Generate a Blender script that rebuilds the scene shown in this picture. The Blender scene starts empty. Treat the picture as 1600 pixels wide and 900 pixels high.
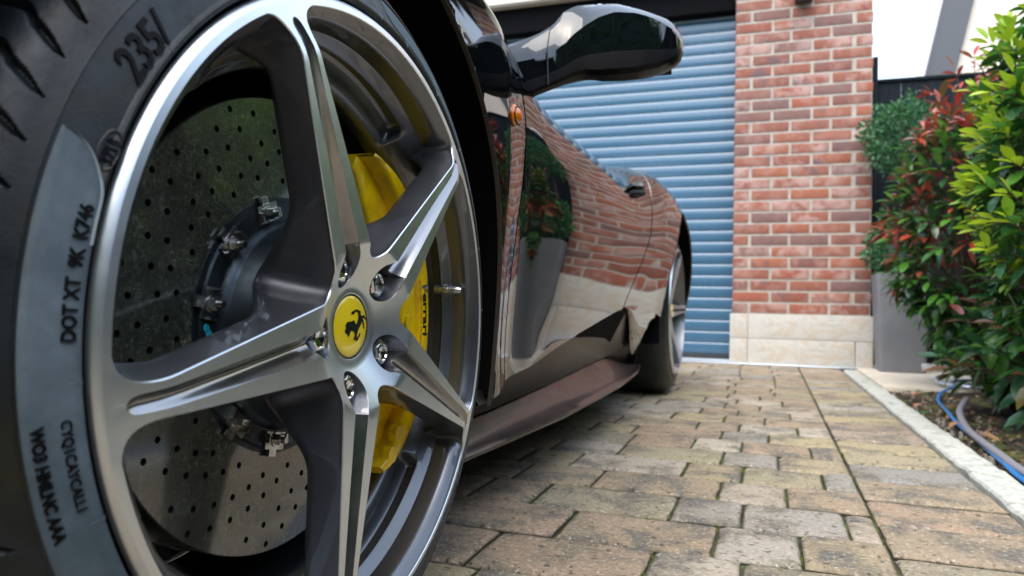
import bpy, bmesh, math, random
from math import sin, cos, pi, radians, hypot, atan2, sqrt
from mathutils import Vector, Matrix, noise
from mathutils.geometry import delaunay_2d_cdt

random.seed(7)
S = bpy.context.scene
COL = S.collection

# ------------------------------------------------------------------ camera
cam = bpy.data.objects.new('camera', bpy.data.cameras.new('camera'))
COL.objects.link(cam)
R_ = (0.94356637, 0.33057961, 0.01999052)
U_ = (-0.01111737, -0.02871039, 0.99952595)
B_ = (0.33099683, -0.94334131, -0.02341498)
cam.matrix_world = Matrix(((R_[0], U_[0], B_[0], 0), (R_[1], U_[1], B_[1], 0), (R_[2], U_[2], B_[2], 0.361), (0, 0, 0, 1)))
cam.data.sensor_width = 36
cam.data.lens = 1150 / 1600 * 36
cam.data.clip_start = 0.02
cam.data.clip_end = 600
cam.data.dof.use_dof = True
cam.data.dof.focus_distance = 0.74
cam.data.dof.aperture_fstop = 8.0
S.camera = cam

# ------------------------------------------------------------------ light
SUN_EL, SUN_AZ = radians(58), radians(188)
world = bpy.data.worlds.new("World")
S.world = world
world.use_nodes = True
nt = world.node_tree
nt.nodes.clear()
sky = nt.nodes.new('ShaderNodeTexSky')
sky.sky_type = 'NISHITA'
sky.sun_disc = False
sky.sun_elevation = SUN_EL
sky.sun_rotation = SUN_AZ
sky.air_density = 1.0
sky.dust_density = 2.5
bg = nt.nodes.new('ShaderNodeBackground')
bg.inputs['Strength'].default_value = 0.13
veil = nt.nodes.new('ShaderNodeBackground')       # thin even cloud veil
veil.inputs['Color'].default_value = (0.83, 0.925, 1.0, 1)
veil.inputs['Strength'].default_value = 0.42
add = nt.nodes.new('ShaderNodeAddShader')
out = nt.nodes.new('ShaderNodeOutputWorld')
nt.links.new(sky.outputs[0], bg.inputs[0])
nt.links.new(bg.outputs[0], add.inputs[0])
nt.links.new(veil.outputs[0], add.inputs[1])
nt.links.new(add.outputs[0], out.inputs[0])
sun = bpy.data.objects.new('sun', bpy.data.lights.new('sun', 'SUN'))
COL.objects.link(sun)
sun.data.energy = 1.4
sun.data.angle = radians(65)
sun.data.color = (1, 0.95, 0.87)
sd = Vector((sin(SUN_AZ) * cos(SUN_EL), cos(SUN_AZ) * cos(SUN_EL), sin(SUN_EL)))
sun.rotation_euler = sd.to_track_quat('Z', 'Y').to_euler()
sun.location = (3, -3, 6)
S.view_settings.view_transform = 'Standard'
S.view_settings.look = 'None'
S.view_settings.gamma = 1
S.view_settings.exposure = 1.3
try:
    S.cycles.use_denoising = True
    S.cycles.max_bounces = 8
except Exception:
    pass

# ------------------------------------------------------------------ materials
def new_mat(name, base=(0.5, 0.5, 0.5), rough=0.5, metal=0.0, coat=0.0, ior=1.5, spec=None):
    m = bpy.data.materials.new(name)
    m.use_nodes = True
    b = m.node_tree.nodes['Principled BSDF']
    b.inputs['Base Color'].default_value = (*base, 1)
    b.inputs['Roughness'].default_value = rough
    b.inputs['Metallic'].default_value = metal
    b.inputs['IOR'].default_value = ior
    b.inputs['Coat Weight'].default_value = coat
    b.inputs['Coat Roughness'].default_value = 0.03
    return m

class NT:
    def __init__(s, m):
        s.m = m; s.t = m.node_tree; s.b = s.t.nodes['Principled BSDF']
    def n(s, typ, **kw):
        nd = s.t.nodes.new(typ)
        for k, v in kw.items():
            if k.startswith('_'):
                setattr(nd, k[1:], v)
            else:
                nd.inputs[k.replace('__', ' ')].default_value = v
        return nd
    def l(s, a, b):
        s.t.links.new(a, b)
    def coord(s, kind='Object', scale=(1, 1, 1)):
        tc = s.n('ShaderNodeTexCoord'); mp = s.n('ShaderNodeMapping')
        mp.inputs['Scale'].default_value = scale
        s.l(tc.outputs[kind], mp.inputs[0]); return mp.outputs[0]
    def noise(s, vec, scale, detail=4, rough=0.6, dist=0.0):
        nd = s.n('ShaderNodeTexNoise', Scale=scale, Detail=detail, Roughness=rough, Distortion=dist)
        s.l(vec, nd.inputs['Vector']); return nd.outputs['Fac']
    def ramp(s, fac, stops, interp='LINEAR'):
        nd = s.n('ShaderNodeValToRGB'); cr = nd.color_ramp; cr.interpolation = interp
        while len(cr.elements) < len(stops): cr.elements.new(0.5)
        for e, (p, c) in zip(cr.elements, stops):
            e.position = p; e.color = (*c, 1) if len(c) == 3 else c
        s.l(fac, nd.inputs[0]); return nd.outputs[0]
    def mix(s, fac, a, b, mode='MIX'):
        nd = s.n('ShaderNodeMix', _data_type='RGBA', _blend_type=mode)
        for v, i in ((fac, 0), (a, 6), (b, 7)):
            if hasattr(v, 'is_output'): s.l(v, nd.inputs[i])
            else: nd.inputs[i].default_value = v if i == 0 else (*v, 1)
        return nd.outputs[2]
    def math(s, op, a, b=0.0):
        nd = s.n('ShaderNodeMath', _operation=op)
        for v, i in ((a, 0), (b, 1)):
            if hasattr(v, 'is_output'): s.l(v, nd.inputs[i])
            else: nd.inputs[i].default_value = v
        return nd.outputs[0]
    def bump(s, h, strength=0.3, dist=0.002, normal=None):
        nd = s.n('ShaderNodeBump', Strength=strength, Distance=dist)
        s.l(h, nd.inputs['Height'])
        if normal is not None: s.l(normal, nd.inputs['Normal'])
        s.l(nd.outputs[0], s.b.inputs['Normal']); return nd.outputs[0]
    def col(s, c): s.l(c, s.b.inputs['Base Color'])
    def rgh(s, c): s.l(c, s.b.inputs['Roughness'])
    def rand(s):
        return s.n('ShaderNodeObjectInfo').outputs['Random']

def G(v): return (v, v, v)
M = {}
M['paint'] = m = new_mat('black_car_paint', (0.0015, 0.002, 0.003), 0.35, 0, 1.0, 1.5)
m.node_tree.nodes['Principled BSDF'].inputs['Specular IOR Level'].default_value = 0.0
m.node_tree.nodes['Principled BSDF'].inputs['Coat IOR'].default_value = 1.75
t = NT(m); v = t.coord(); cr_ = t.ramp(t.noise(v, 14, 5, 0.7), [(0.4, G(0.012)), (0.8, G(0.05))]); t.l(cr_, t.b.inputs['Coat Roughness'])
M['skirt'] = m = new_mat('dusty_satin_plastic', (0.035, 0.028, 0.028), 0.30, 0, 0.3, 1.5)
t = NT(m); v = t.coord(); t.col(t.ramp(t.noise(v, 30, 6), [(0.35, (0.02, 0.015, 0.015)), (0.7, (0.055, 0.040, 0.038))]))
M['patch_line'] = new_mat('worn_pale_rubber_edge', (0.28, 0.33, 0.36), 0.6)
M['sillm'] = m = new_mat('dusty_sill_plastic', (0.03, 0.022, 0.022), 0.34, 0, 0.05, 1.45)
t = NT(m); v = t.coord(); t.col(t.ramp(t.noise(v, 22, 7, 0.7), [(0.35, (0.008, 0.006, 0.006)), (0.62, (0.022, 0.016, 0.015)), (0.75, (0.08, 0.062, 0.04))]))
M['black'] = m = new_mat('black_plastic', (0.008, 0.008, 0.009), 0.6)
M['satin'] = new_mat('satin_black_plastic', (0.002, 0.002, 0.003), 0.35)
M['satin'].node_tree.nodes['Principled BSDF'].inputs['Specular IOR Level'].default_value = 0.18
M['liner'] = m = new_mat('arch_liner_felt', (0.004, 0.004, 0.005), 0.95, spec=0)
t = NT(m); v = t.coord(); t.bump(t.noise(v, 300, 3), 0.3, 0.002)
m.node_tree.nodes['Principled BSDF'].inputs['Specular IOR Level'].default_value = 0.1
M['trim_gold'] = new_mat('arch_edge_rubber', (0.05, 0.04, 0.03), 0.25, 0.0, 0.5)
M['glass'] = new_mat('dark_tinted_glass', (0.01, 0.013, 0.015), 0.02, 0, 1.0, 1.6)
M['amber'] = m = new_mat('amber_lens', (0.85, 0.22, 0.01), 0.08, 0, 1.0)
m.node_tree.nodes['Principled BSDF'].inputs['Transmission Weight'].default_value = 0.3

# machined aluminium: concentric turning marks
M['machined'] = m = new_mat('machined_aluminium', (0.66, 0.67, 0.68), 0.26, 1.0)
t = NT(m); v = t.coord()
sx = t.n('ShaderNodeSeparateXYZ'); t.l(v, sx.inputs[0])
rad = t.math('SQRT', t.math('ADD', t.math('MULTIPLY', sx.outputs[1], sx.outputs[1]), t.math('MULTIPLY', sx.outputs[2], sx.outputs[2])))
cmb = t.n('ShaderNodeCombineXYZ'); t.l(t.math('MULTIPLY', rad, 900.0), cmb.inputs[0])
ring = t.n('ShaderNodeTexNoise', Scale=1.0, Detail=3.0, Roughness=0.7); t.l(cmb.outputs[0], ring.inputs['Vector'])
t.bump(ring.outputs['Fac'], 0.025, 0.0004)
t.rgh(t.math('ADD', t.math('MULTIPLY', ring.outputs['Fac'], 0.05), t.math('ADD', t.math('MULTIPLY', t.noise(v, 25, 4), 0.12), 0.27)))
t.col(t.ramp(t.noise(v, 18, 5), [(0.3, (0.68, 0.74, 0.78)), (0.7, (0.80, 0.85, 0.89))]))
# gunmetal wheel paint
M['gun'] = m = new_mat('gunmetal_wheel_paint', (0.14, 0.13, 0.13), 0.34, 0.85, 1.0)
t = NT(m); v = t.coord()
fl = t.noise(v, 2600, 1); dirt = t.noise(v, 22, 6, 0.7)
c = t.mix(t.ramp(dirt, [(0.45, G(0)), (0.8, G(0.35))]), (0.115, 0.122, 0.138), (0.13, 0.12, 0.11))
c = t.mix(t.ramp(fl, [(0.5, G(0)), (0.72, G(0.6))]), c, (0.25, 0.26, 0.28))
t.col(c); t.rgh(t.ramp(dirt, [(0.3, G(0.30)), (0.8, G(0.5))])); t.bump(fl, 0.05, 0.0003)
M['chan'] = m = new_mat('silver_lacquer_channel', (0.34, 0.34, 0.345), 0.2, 0.95, 0.5)
t = NT(m); v = t.coord(); t.rgh(t.ramp(t.noise(v, 40, 5), [(0.3, G(0.16)), (0.8, G(0.30))]))
M['chrome'] = new_mat('polished_steel', (0.78, 0.78, 0.77), 0.09, 1.0)
M['steel'] = m = new_mat('dull_steel', (0.42, 0.42, 0.40), 0.3, 1.0)
t = NT(m); v = t.coord(); t.col(t.ramp(t.noise(v, 120, 4), [(0.35, (0.40, 0.38, 0.35)), (0.6, (0.66, 0.66, 0.64))]))
# rubber
def rubber(name, a, b, rough, hatch=False):
    m = new_mat(name, a, rough, 0, 0, 1.5)
    t = NT(m); v = t.coord()
    d = t.noise(v, 26, 6, 0.65)
    t.col(t.ramp(d, [(0.42, a), (0.75, b)]))
    t.rgh(t.ramp(t.noise(v, 60, 4), [(0.3, G(rough - 0.06)), (0.8, G(rough + 0.12))]))
    if hatch:
        wv = t.n('ShaderNodeTexWave', Scale=420.0, Distortion=0.2); wv.bands_direction = 'Z'
        t.l(v, wv.inputs['Vector']); t.bump(wv.outputs['Fac'], 0.5, 0.0005)
    else:
        t.bump(t.noise(v, 420, 3), 0.12, 0.0008)
    return m
M['rubber'] = m = new_mat('tyre_rubber', (0.01, 0.01, 0.01), 0.42, 0, 0, 1.45)
t = NT(m); v = t.coord(); d1 = t.noise(v, 13, 6, 0.65, 0.4); d2 = t.noise(v, 45, 5, 0.7)
c = t.ramp(d1, [(0.38, (0.017, 0.024, 0.030)), (0.52, (0.010, 0.013, 0.014)), (0.64, (0.016, 0.016, 0.008))])
c = t.mix(t.ramp(d2, [(0.45, G(0)), (0.68, G(0.7))]), c, (0.005, 0.006, 0.006))
t.col(c); t.rgh(t.ramp(d2, [(0.35, G(0.34)), (0.7, G(0.58))])); t.bump(t.noise(v, 420, 4), 0.25, 0.0008)
M['rubber_patch'] = rubber('tyre_hatched_patch', (0.060, 0.092, 0.115), (0.13, 0.175, 0.21), 0.48, True)
M['rubber_dark'] = rubber('tyre_lettering_rubber', (0.0015, 0.0015, 0.002), (0.003, 0.003, 0.003), 0.6)
M['rubber_dark'].node_tree.nodes['Principled BSDF'].inputs['Specular IOR Level'].default_value = 0.15
# carbon ceramic disc
M['disc'] = m = new_mat('carbon_ceramic', (0.10, 0.11, 0.09), 0.35, 0.1, 1.0, 1.6)
m.node_tree.nodes['Principled BSDF'].inputs['Coat IOR'].default_value = 1.75
m.node_tree.nodes['Principled BSDF'].inputs['Coat Roughness'].default_value = 0.10
t = NT(m); v = t.coord(scale=(0.2, 1, 1))
fa = t.noise(t.coord(scale=(1, 1.0, 0.22)), 300, 4, 0.65, 2.6); fb = t.noise(t.coord(scale=(1, 0.22, 1.0)), 300, 4, 0.65, 2.6); fc = t.noise(v, 150, 5, 0.7, 1.5)
a1 = t.math('ADD', t.math('MULTIPLY', t.math('MAXIMUM', fa, fb), 0.6), t.math('MULTIPLY', fc, 0.4)); a2 = t.noise(v, 24, 6, 0.7)
c = t.ramp(a1, [(0.46, (0.012, 0.016, 0.011)), (0.53, (0.045, 0.055, 0.035)), (0.585, (0.13, 0.145, 0.095)), (0.66, (0.30, 0.31, 0.24))])
c = t.mix(t.ramp(a2, [(0.42, G(0)), (0.60, G(0.85))]), c, (0.020, 0.024, 0.020), 'MIX')
sx = t.n('ShaderNodeSeparateXYZ'); t.l(t.coord(), sx.inputs[0])
rad = t.math('SQRT', t.math('ADD', t.math('MULTIPLY', sx.outputs[1], sx.outputs[1]), t.math('MULTIPLY', sx.outputs[2], sx.outputs[2])))
cmb = t.n('ShaderNodeCombineXYZ'); t.l(t.math('MULTIPLY', rad, 500.0), cmb.inputs[0])
ring = t.n('ShaderNodeTexNoise', Scale=1.0, Detail=3.0, Roughness=0.7); t.l(cmb.outputs[0], ring.inputs['Vector'])
c = t.mix(t.math('MULTIPLY', ring.outputs['Fac'], 0.15), c, (0.13, 0.13, 0.11))
t.col(c); t.bump(t.math('ADD', t.math('MULTIPLY', a1, 0.8), ring.outputs['Fac']), 0.10, 0.0004)
M['bell'] = m = new_mat('anodised_bell', (0.06, 0.075, 0.085), 0.38, 0.8)
t = NT(m); v = t.coord(); t.rgh(t.ramp(t.noise(v, 90, 5), [(0.35, G(0.3)), (0.75, G(0.55))]))
M['hole'] = new_mat('drilled_hole', (0.004, 0.004, 0.004), 0.9)
M['yellow'] = m = new_mat('yellow_caliper_paint', (0.95, 0.62, 0.002), 0.26, 0, 0.6)
t = NT(m); v = t.coord(); d = t.noise(v, 30, 6, 0.7)
t.col(t.ramp(d, [(0.45, (1.0, 0.66, 0.002)), (0.72, (0.70, 0.43, 0.01))])); t.bump(t.noise(v, 350, 2), 0.12, 0.0006)
M['cap_yellow'] = new_mat('yellow_enamel', (0.90, 0.66, 0.02), 0.12, 0, 1.0)
M['ink'] = new_mat('black_print', (0.006, 0.009, 0.008), 0.3)
M['ink_red'] = new_mat('red_print', (0.75, 0.13, 0.02), 0.4)
M['teal'] = new_mat('teal_paint_dab', (0.02, 0.45, 0.55), 0.5)
# brick, mortar, stone
M['brick'] = m = new_mat('weathered_red_brick', (0.3, 0.1, 0.06), 0.85)
t = NT(m); r = t.rand(); v = t.coord('Object')
off = t.n('ShaderNodeVectorMath', _operation='ADD'); t.l(v, off.inputs[0])
cb = t.n('ShaderNodeCombineXYZ'); t.l(t.math('MULTIPLY', r, 37.0), cb.inputs[0]); t.l(t.math('MULTIPLY', r, 91.0), cb.inputs[1]); t.l(cb.outputs[0], off.inputs[1])
vv = off.outputs[0]
base = t.ramp(r, [(0.0, (0.26, 0.062, 0.026)), (0.25, (0.19, 0.050, 0.028)), (0.5, (0.25, 0.078, 0.042)), (0.75, (0.155, 0.050, 0.036)), (1.0, (0.29, 0.082, 0.033))])
n1 = t.noise(vv, 11, 5, 0.6, 0.4); n2 = t.noise(vv, 7, 3); n3 = t.noise(vv, 90, 4)
c = t.mix(t.ramp(n1, [(0.46, G(0)), (0.66, G(0.85))]), base, (0.30, 0.15, 0.12))
c = t.mix(t.ramp(n2, [(0.58, G(0)), (0.68, G(0.8))]), c, (0.085, 0.055, 0.07))
rb = t.math('FRACT', t.math('MULTIPLY', r, 7.31)); rc = t.math('FRACT', t.math('MULTIPLY', r, 13.7))
c = t.mix(t.ramp(rb, [(0.80, G(0)), (0.84, G(0.75))]), c, t.mix(t.noise(vv, 18, 4), (0.05, 0.032, 0.04), (0.20, 0.11, 0.10)))
c = t.mix(t.math('MULTIPLY', t.ramp(rc, [(0.70, G(0)), (0.74, G(1.0))]), t.ramp(n1, [(0.40, G(0)), (0.6, G(0.6))])), c, (0.42, 0.29, 0.26))
c = t.mix(t.math('MULTIPLY', n3, 0.16), c, (0.50, 0.36, 0.30))
t.col(c); t.bump(t.noise(vv, 120, 5), 0.5, 0.003)
M['mortar'] = m = new_mat('pale_mortar', (0.55, 0.49, 0.42), 0.9)
t = NT(m); v = t.coord(); t.col(t.ramp(t.noise(v, 25, 5), [(0.3, (0.30, 0.27, 0.23)), (0.7, (0.46, 0.42, 0.365))])); t.bump(t.noise(v, 200, 4), 0.4, 0.003)
M['stone'] = m = new_mat('pale_sandstone', (0.55, 0.50, 0.40), 0.8)
t = NT(m); v = t.coord('Object', (1, 1, 2.2)); n1 = t.noise(v, 4.2, 6, 0.55, 1.5)
c = t.ramp(n1, [(0.32, (0.42, 0.41, 0.37)), (0.47, (0.50, 0.49, 0.45)), (0.56, (0.47, 0.41, 0.33)), (0.7, (0.52, 0.50, 0.46))])
c = t.mix(t.ramp(t.noise(v, 9, 5), [(0.55, G(0)), (0.75, G(0.4))]), c, (0.27, 0.27, 0.20))
t.col(c); t.bump(t.noise(v, 60, 5), 0.3, 0.003)
# pavers
def paver_mat(name, stops):
    m = new_mat(name, (0.3, 0.25, 0.18), 0.85)
    t = NT(m); r = t.rand(); v = t.coord('Object')
    off = t.n('ShaderNodeVectorMath', _operation='ADD'); t.l(v, off.inputs[0])
    cb = t.n('ShaderNodeCombineXYZ'); t.l(t.math('MULTIPLY', r, 57.0), cb.inputs[0]); t.l(t.math('MULTIPLY', r, 23.0), cb.inputs[1]); t.l(cb.outputs[0], off.inputs[1])
    vv = off.outputs[0]
    base = t.ramp(r, stops)
    n1 = t.noise(vv, 9, 6, 0.62, 0.3); n2 = t.noise(vv, 9, 6, 0.68, 0.3); n3 = t.noise(vv, 130, 4, 0.8); n4 = t.noise(vv, 55, 3, 0.6)
    c = t.mix(t.ramp(n1, [(0.46, G(0)), (0.60, G(0.5))]), base, (0.32, 0.25, 0.115))
    c = t.mix(t.ramp(n2, [(0.47, G(0)), (0.62, G(0.85))]), c, (0.105, 0.10, 0.095))
    c = t.mix(t.ramp(n3, [(0.56, G(0)), (0.66, G(0.85))]), c, (0.62, 0.59, 0.53))
    c = t.mix(t.ramp(n3, [(0.34, G(0.85)), (0.44, G(0))]), c, (0.07, 0.06, 0.05))
    c = t.mix(t.ramp(n4, [(0.61, G(0)), (0.66, G(0.85))]), c, (0.045, 0.04, 0.03))
    sz = t.n('ShaderNodeSeparateXYZ'); t.l(t.coord('Object'), sz.inputs[0])
    ed = t.n('ShaderNodeMapRange'); t.l(t.math('ADD', sz.outputs[2], t.math('MULTIPLY', t.math('SUBTRACT', n4, 0.5), 0.004)), ed.inputs[0]); ed.inputs[1].default_value = -0.0060; ed.inputs[2].default_value = -0.0030
    c = t.mix(ed.outputs[0], (0.035, 0.035, 0.016), c)
    t.col(c)
    h = t.math('ADD', t.math('MULTIPLY', n3, 0.5), t.math('MULTIPLY', t.noise(vv, 40, 5), 0.8))
    t.bump(h, 1.0, 0.007)
    return m
M['paver'] = paver_mat('tumbled_buff_paver', [(0, (0.31, 0.245, 0.155)), (0.2, (0.33, 0.235, 0.155)), (0.4, (0.28, 0.25, 0.17)), (0.55, (0.37, 0.305, 0.175)), (0.7, (0.28, 0.21, 0.15)), (0.85, (0.43, 0.37, 0.29)), (1.0, (0.22, 0.215, 0.20))])
M['joint'] = m = new_mat('joint_sand_and_moss', (0.08, 0.07, 0.04), 0.95)
t = NT(m); v = t.coord(); t.col(t.ramp(t.noise(v, 14, 5, 0.7), [(0.42, (0.035, 0.030, 0.018)), (0.56, (0.06, 0.06, 0.02)), (0.66, (0.09, 0.15, 0.02))])); t.bump(t.noise(v, 150, 4), 1.0, 0.005)
M['kerb'] = m = new_mat('white_concrete_edging', (0.62, 0.62, 0.57), 0.85)
t = NT(m); v = t.coord(); c = t.ramp(t.noise(v, 30, 6, 0.7), [(0.35, (0.36, 0.37, 0.33)), (0.65, (0.56, 0.57, 0.52))])
c = t.mix(t.ramp(t.noise(v, 24, 8, 0.8), [(0.52, G(0)), (0.66, G(0.8))]), c, (0.15, 0.16, 0.09)); t.col(c); t.bump(t.noise(v, 60, 6), 0.8, 0.006)
M['slab'] = m = new_mat('cream_concrete_slab', (0.60, 0.54, 0.44), 0.85)
t = NT(m); v = t.coord(); t.col(t.ramp(t.noise(v, 12, 5), [(0.3, (0.50, 0.44, 0.35)), (0.7, (0.66, 0.60, 0.50))]))
M['soil'] = m = new_mat('soil_and_moss', (0.05, 0.04, 0.03), 0.95)
t = NT(m); v = t.coord(); c = t.ramp(t.noise(v, 60, 5, 0.7), [(0.38, (0.008, 0.006, 0.005)), (0.62, (0.05, 0.036, 0.025))])
c = t.mix(t.ramp(t.noise(v, 7, 6, 0.7), [(0.50, G(0)), (0.60, G(0.9))]), c, (0.10, 0.12, 0.012)); t.col(c); t.bump(t.noise(v, 180, 5), 1.0, 0.008)
M['asphalt'] = new_mat('asphalt', (0.045, 0.045, 0.048), 0.9)
M['lawn'] = m = new_mat('lawn', (0.06, 0.13, 0.02), 0.9)
t = NT(m); v = t.coord(); t.col(t.ramp(t.noise(v, 8, 6, 0.7), [(0.3, (0.05, 0.10, 0.015)), (0.7, (0.12, 0.22, 0.03))]))
# garage
M['shutter'] = m = new_mat('blue_grey_powder_coat', (0.12, 0.26, 0.38), 0.28, 0.0, 0.6)
t = NT(m); v = t.coord(); t.col(t.mix(t.ramp(t.noise(t.coord(scale=(9, 1, 1)), 3, 6, 0.7), [(0.5, G(0)), (0.8, G(0.5))]), (0.046, 0.122, 0.205), (0.10, 0.15, 0.19)))
M['alu'] = new_mat('brushed_aluminium_sill', (0.62, 0.68, 0.76), 0.3, 0.7)
M['dark'] = new_mat('dark_grey_metal', (0.02, 0.022, 0.026), 0.5)
M['beam'] = m = new_mat('cream_painted_beam', (0.62, 0.58, 0.50), 0.6)
M['planter'] = m = new_mat('grey_fibrestone', (0.24, 0.25, 0.27), 0.6)
t = NT(m); v = t.coord(); t.col(t.ramp(t.noise(v, 6, 5), [(0.3, (0.16, 0.168, 0.185)), (0.7, (0.21, 0.218, 0.235))]))
M['fence'] = m = new_mat('black_stained_timber', (0.018, 0.026, 0.034), 0.65)
t = NT(m); v = t.coord('Object', (30, 30, 2)); t.col(t.ramp(t.noise(v, 1.5, 5), [(0.3, (0.004, 0.007, 0.010)), (0.7, (0.010, 0.016, 0.022))]))
M['fence'].node_tree.nodes['Principled BSDF'].inputs['Specular IOR Level'].default_value = 0.1
M['render'] = m = new_mat('cream_render', (0.80, 0.72, 0.64), 0.9)
t = NT(m); v = t.coord(); t.col(t.ramp(t.noise(v, 40, 4), [(0.3, (0.74, 0.65, 0.57)), (0.7, (0.82, 0.75, 0.68))]))
M['barge'] = new_mat('slate_painted_board', (0.06, 0.065, 0.075), 0.35)
M['tile_roof'] = new_mat('slate_roof', (0.05, 0.05, 0.055), 0.7)
M['bark'] = new_mat('bark', (0.07, 0.045, 0.03), 0.9)
M['hose'] = new_mat('grey_hose', (0.22, 0.22, 0.25), 0.4)
M['blue'] = new_mat('blue_cable', (0.01, 0.18, 0.50), 0.35)
M['pvc'] = new_mat('white_plastic_pipe', (0.75, 0.72, 0.66), 0.4)
M['pebble'] = new_mat('pale_pebble', (0.22, 0.20, 0.17), 0.8)

def leaf_mat(name, stops, rough=0.35, back=0.35):
    m = new_mat(name, stops[0][1], rough, 0, 0.15)
    t = NT(m); r = t.rand()
    geo = t.n('ShaderNodeNewGeometry')
    r2 = t.math('FRACT', t.math('ADD', r, geo.outputs['Random Per Island']))
    c = t.ramp(r2, stops); t.col(c)
    # thin leaf: light passes through
    tr = t.n('ShaderNodeBsdfTranslucent'); t.l(c, tr.inputs[0])
    mx = t.n('ShaderNodeMixShader', Fac=back)
    t.l(t.b.outputs[0], mx.inputs[1]); t.l(tr.outputs[0], mx.inputs[2])
    o = [n for n in t.t.nodes if n.type == 'OUTPUT_MATERIAL'][0]
    t.l(mx.outputs[0], o.inputs[0])
    return m
M['leaf_new'] = leaf_mat('young_lime_leaf', [(0, (0.36, 0.52, 0.02)), (0.5, (0.50, 0.64, 0.04)), (1, (0.22, 0.42, 0.02))])
M['leaf_mid'] = leaf_mat('green_leaf', [(0, (0.06, 0.19, 0.02)), (0.5, (0.09, 0.25, 0.03)), (1, (0.04, 0.14, 0.025))])
M['leaf_dark'] = leaf_mat('dark_glossy_leaf', [(0, (0.02, 0.085, 0.02)), (0.5, (0.035, 0.12, 0.04)), (1, (0.015, 0.06, 0.02))], 0.28, 0.2)
M['leaf_red'] = leaf_mat('red_young_leaf', [(0, (0.38, 0.04, 0.03)), (0.35, (0.45, 0.08, 0.04)), (0.7, (0.25, 0.05, 0.05)), (1, (0.33, 0.12, 0.03))], 0.14, 0.25)
M['leaf_bronze'] = leaf_mat('bronze_leaf', [(0, (0.22, 0.09, 0.05)), (0.5, (0.14, 0.12, 0.03)), (1, (0.20, 0.05, 0.05))], 0.2, 0.2)
M['leaf_box'] = leaf_mat('box_leaf', [(0, (0.03, 0.12, 0.04)), (0.5, (0.06, 0.20, 0.07)), (1, (0.02, 0.08, 0.03))], 0.4, 0.2)
M['leaf_dead'] = leaf_mat('fallen_leaf', [(0, (0.38, 0.13, 0.08)), (0.5, (0.25, 0.14, 0.06)), (1, (0.45, 0.22, 0.14))], 0.6, 0.1)

# ------------------------------------------------------------------ mesh helpers
def wl(o):
    v = Vector((0, 0, 0))
    while o is not None:
        v += o.location; o = o.parent
    return v

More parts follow.
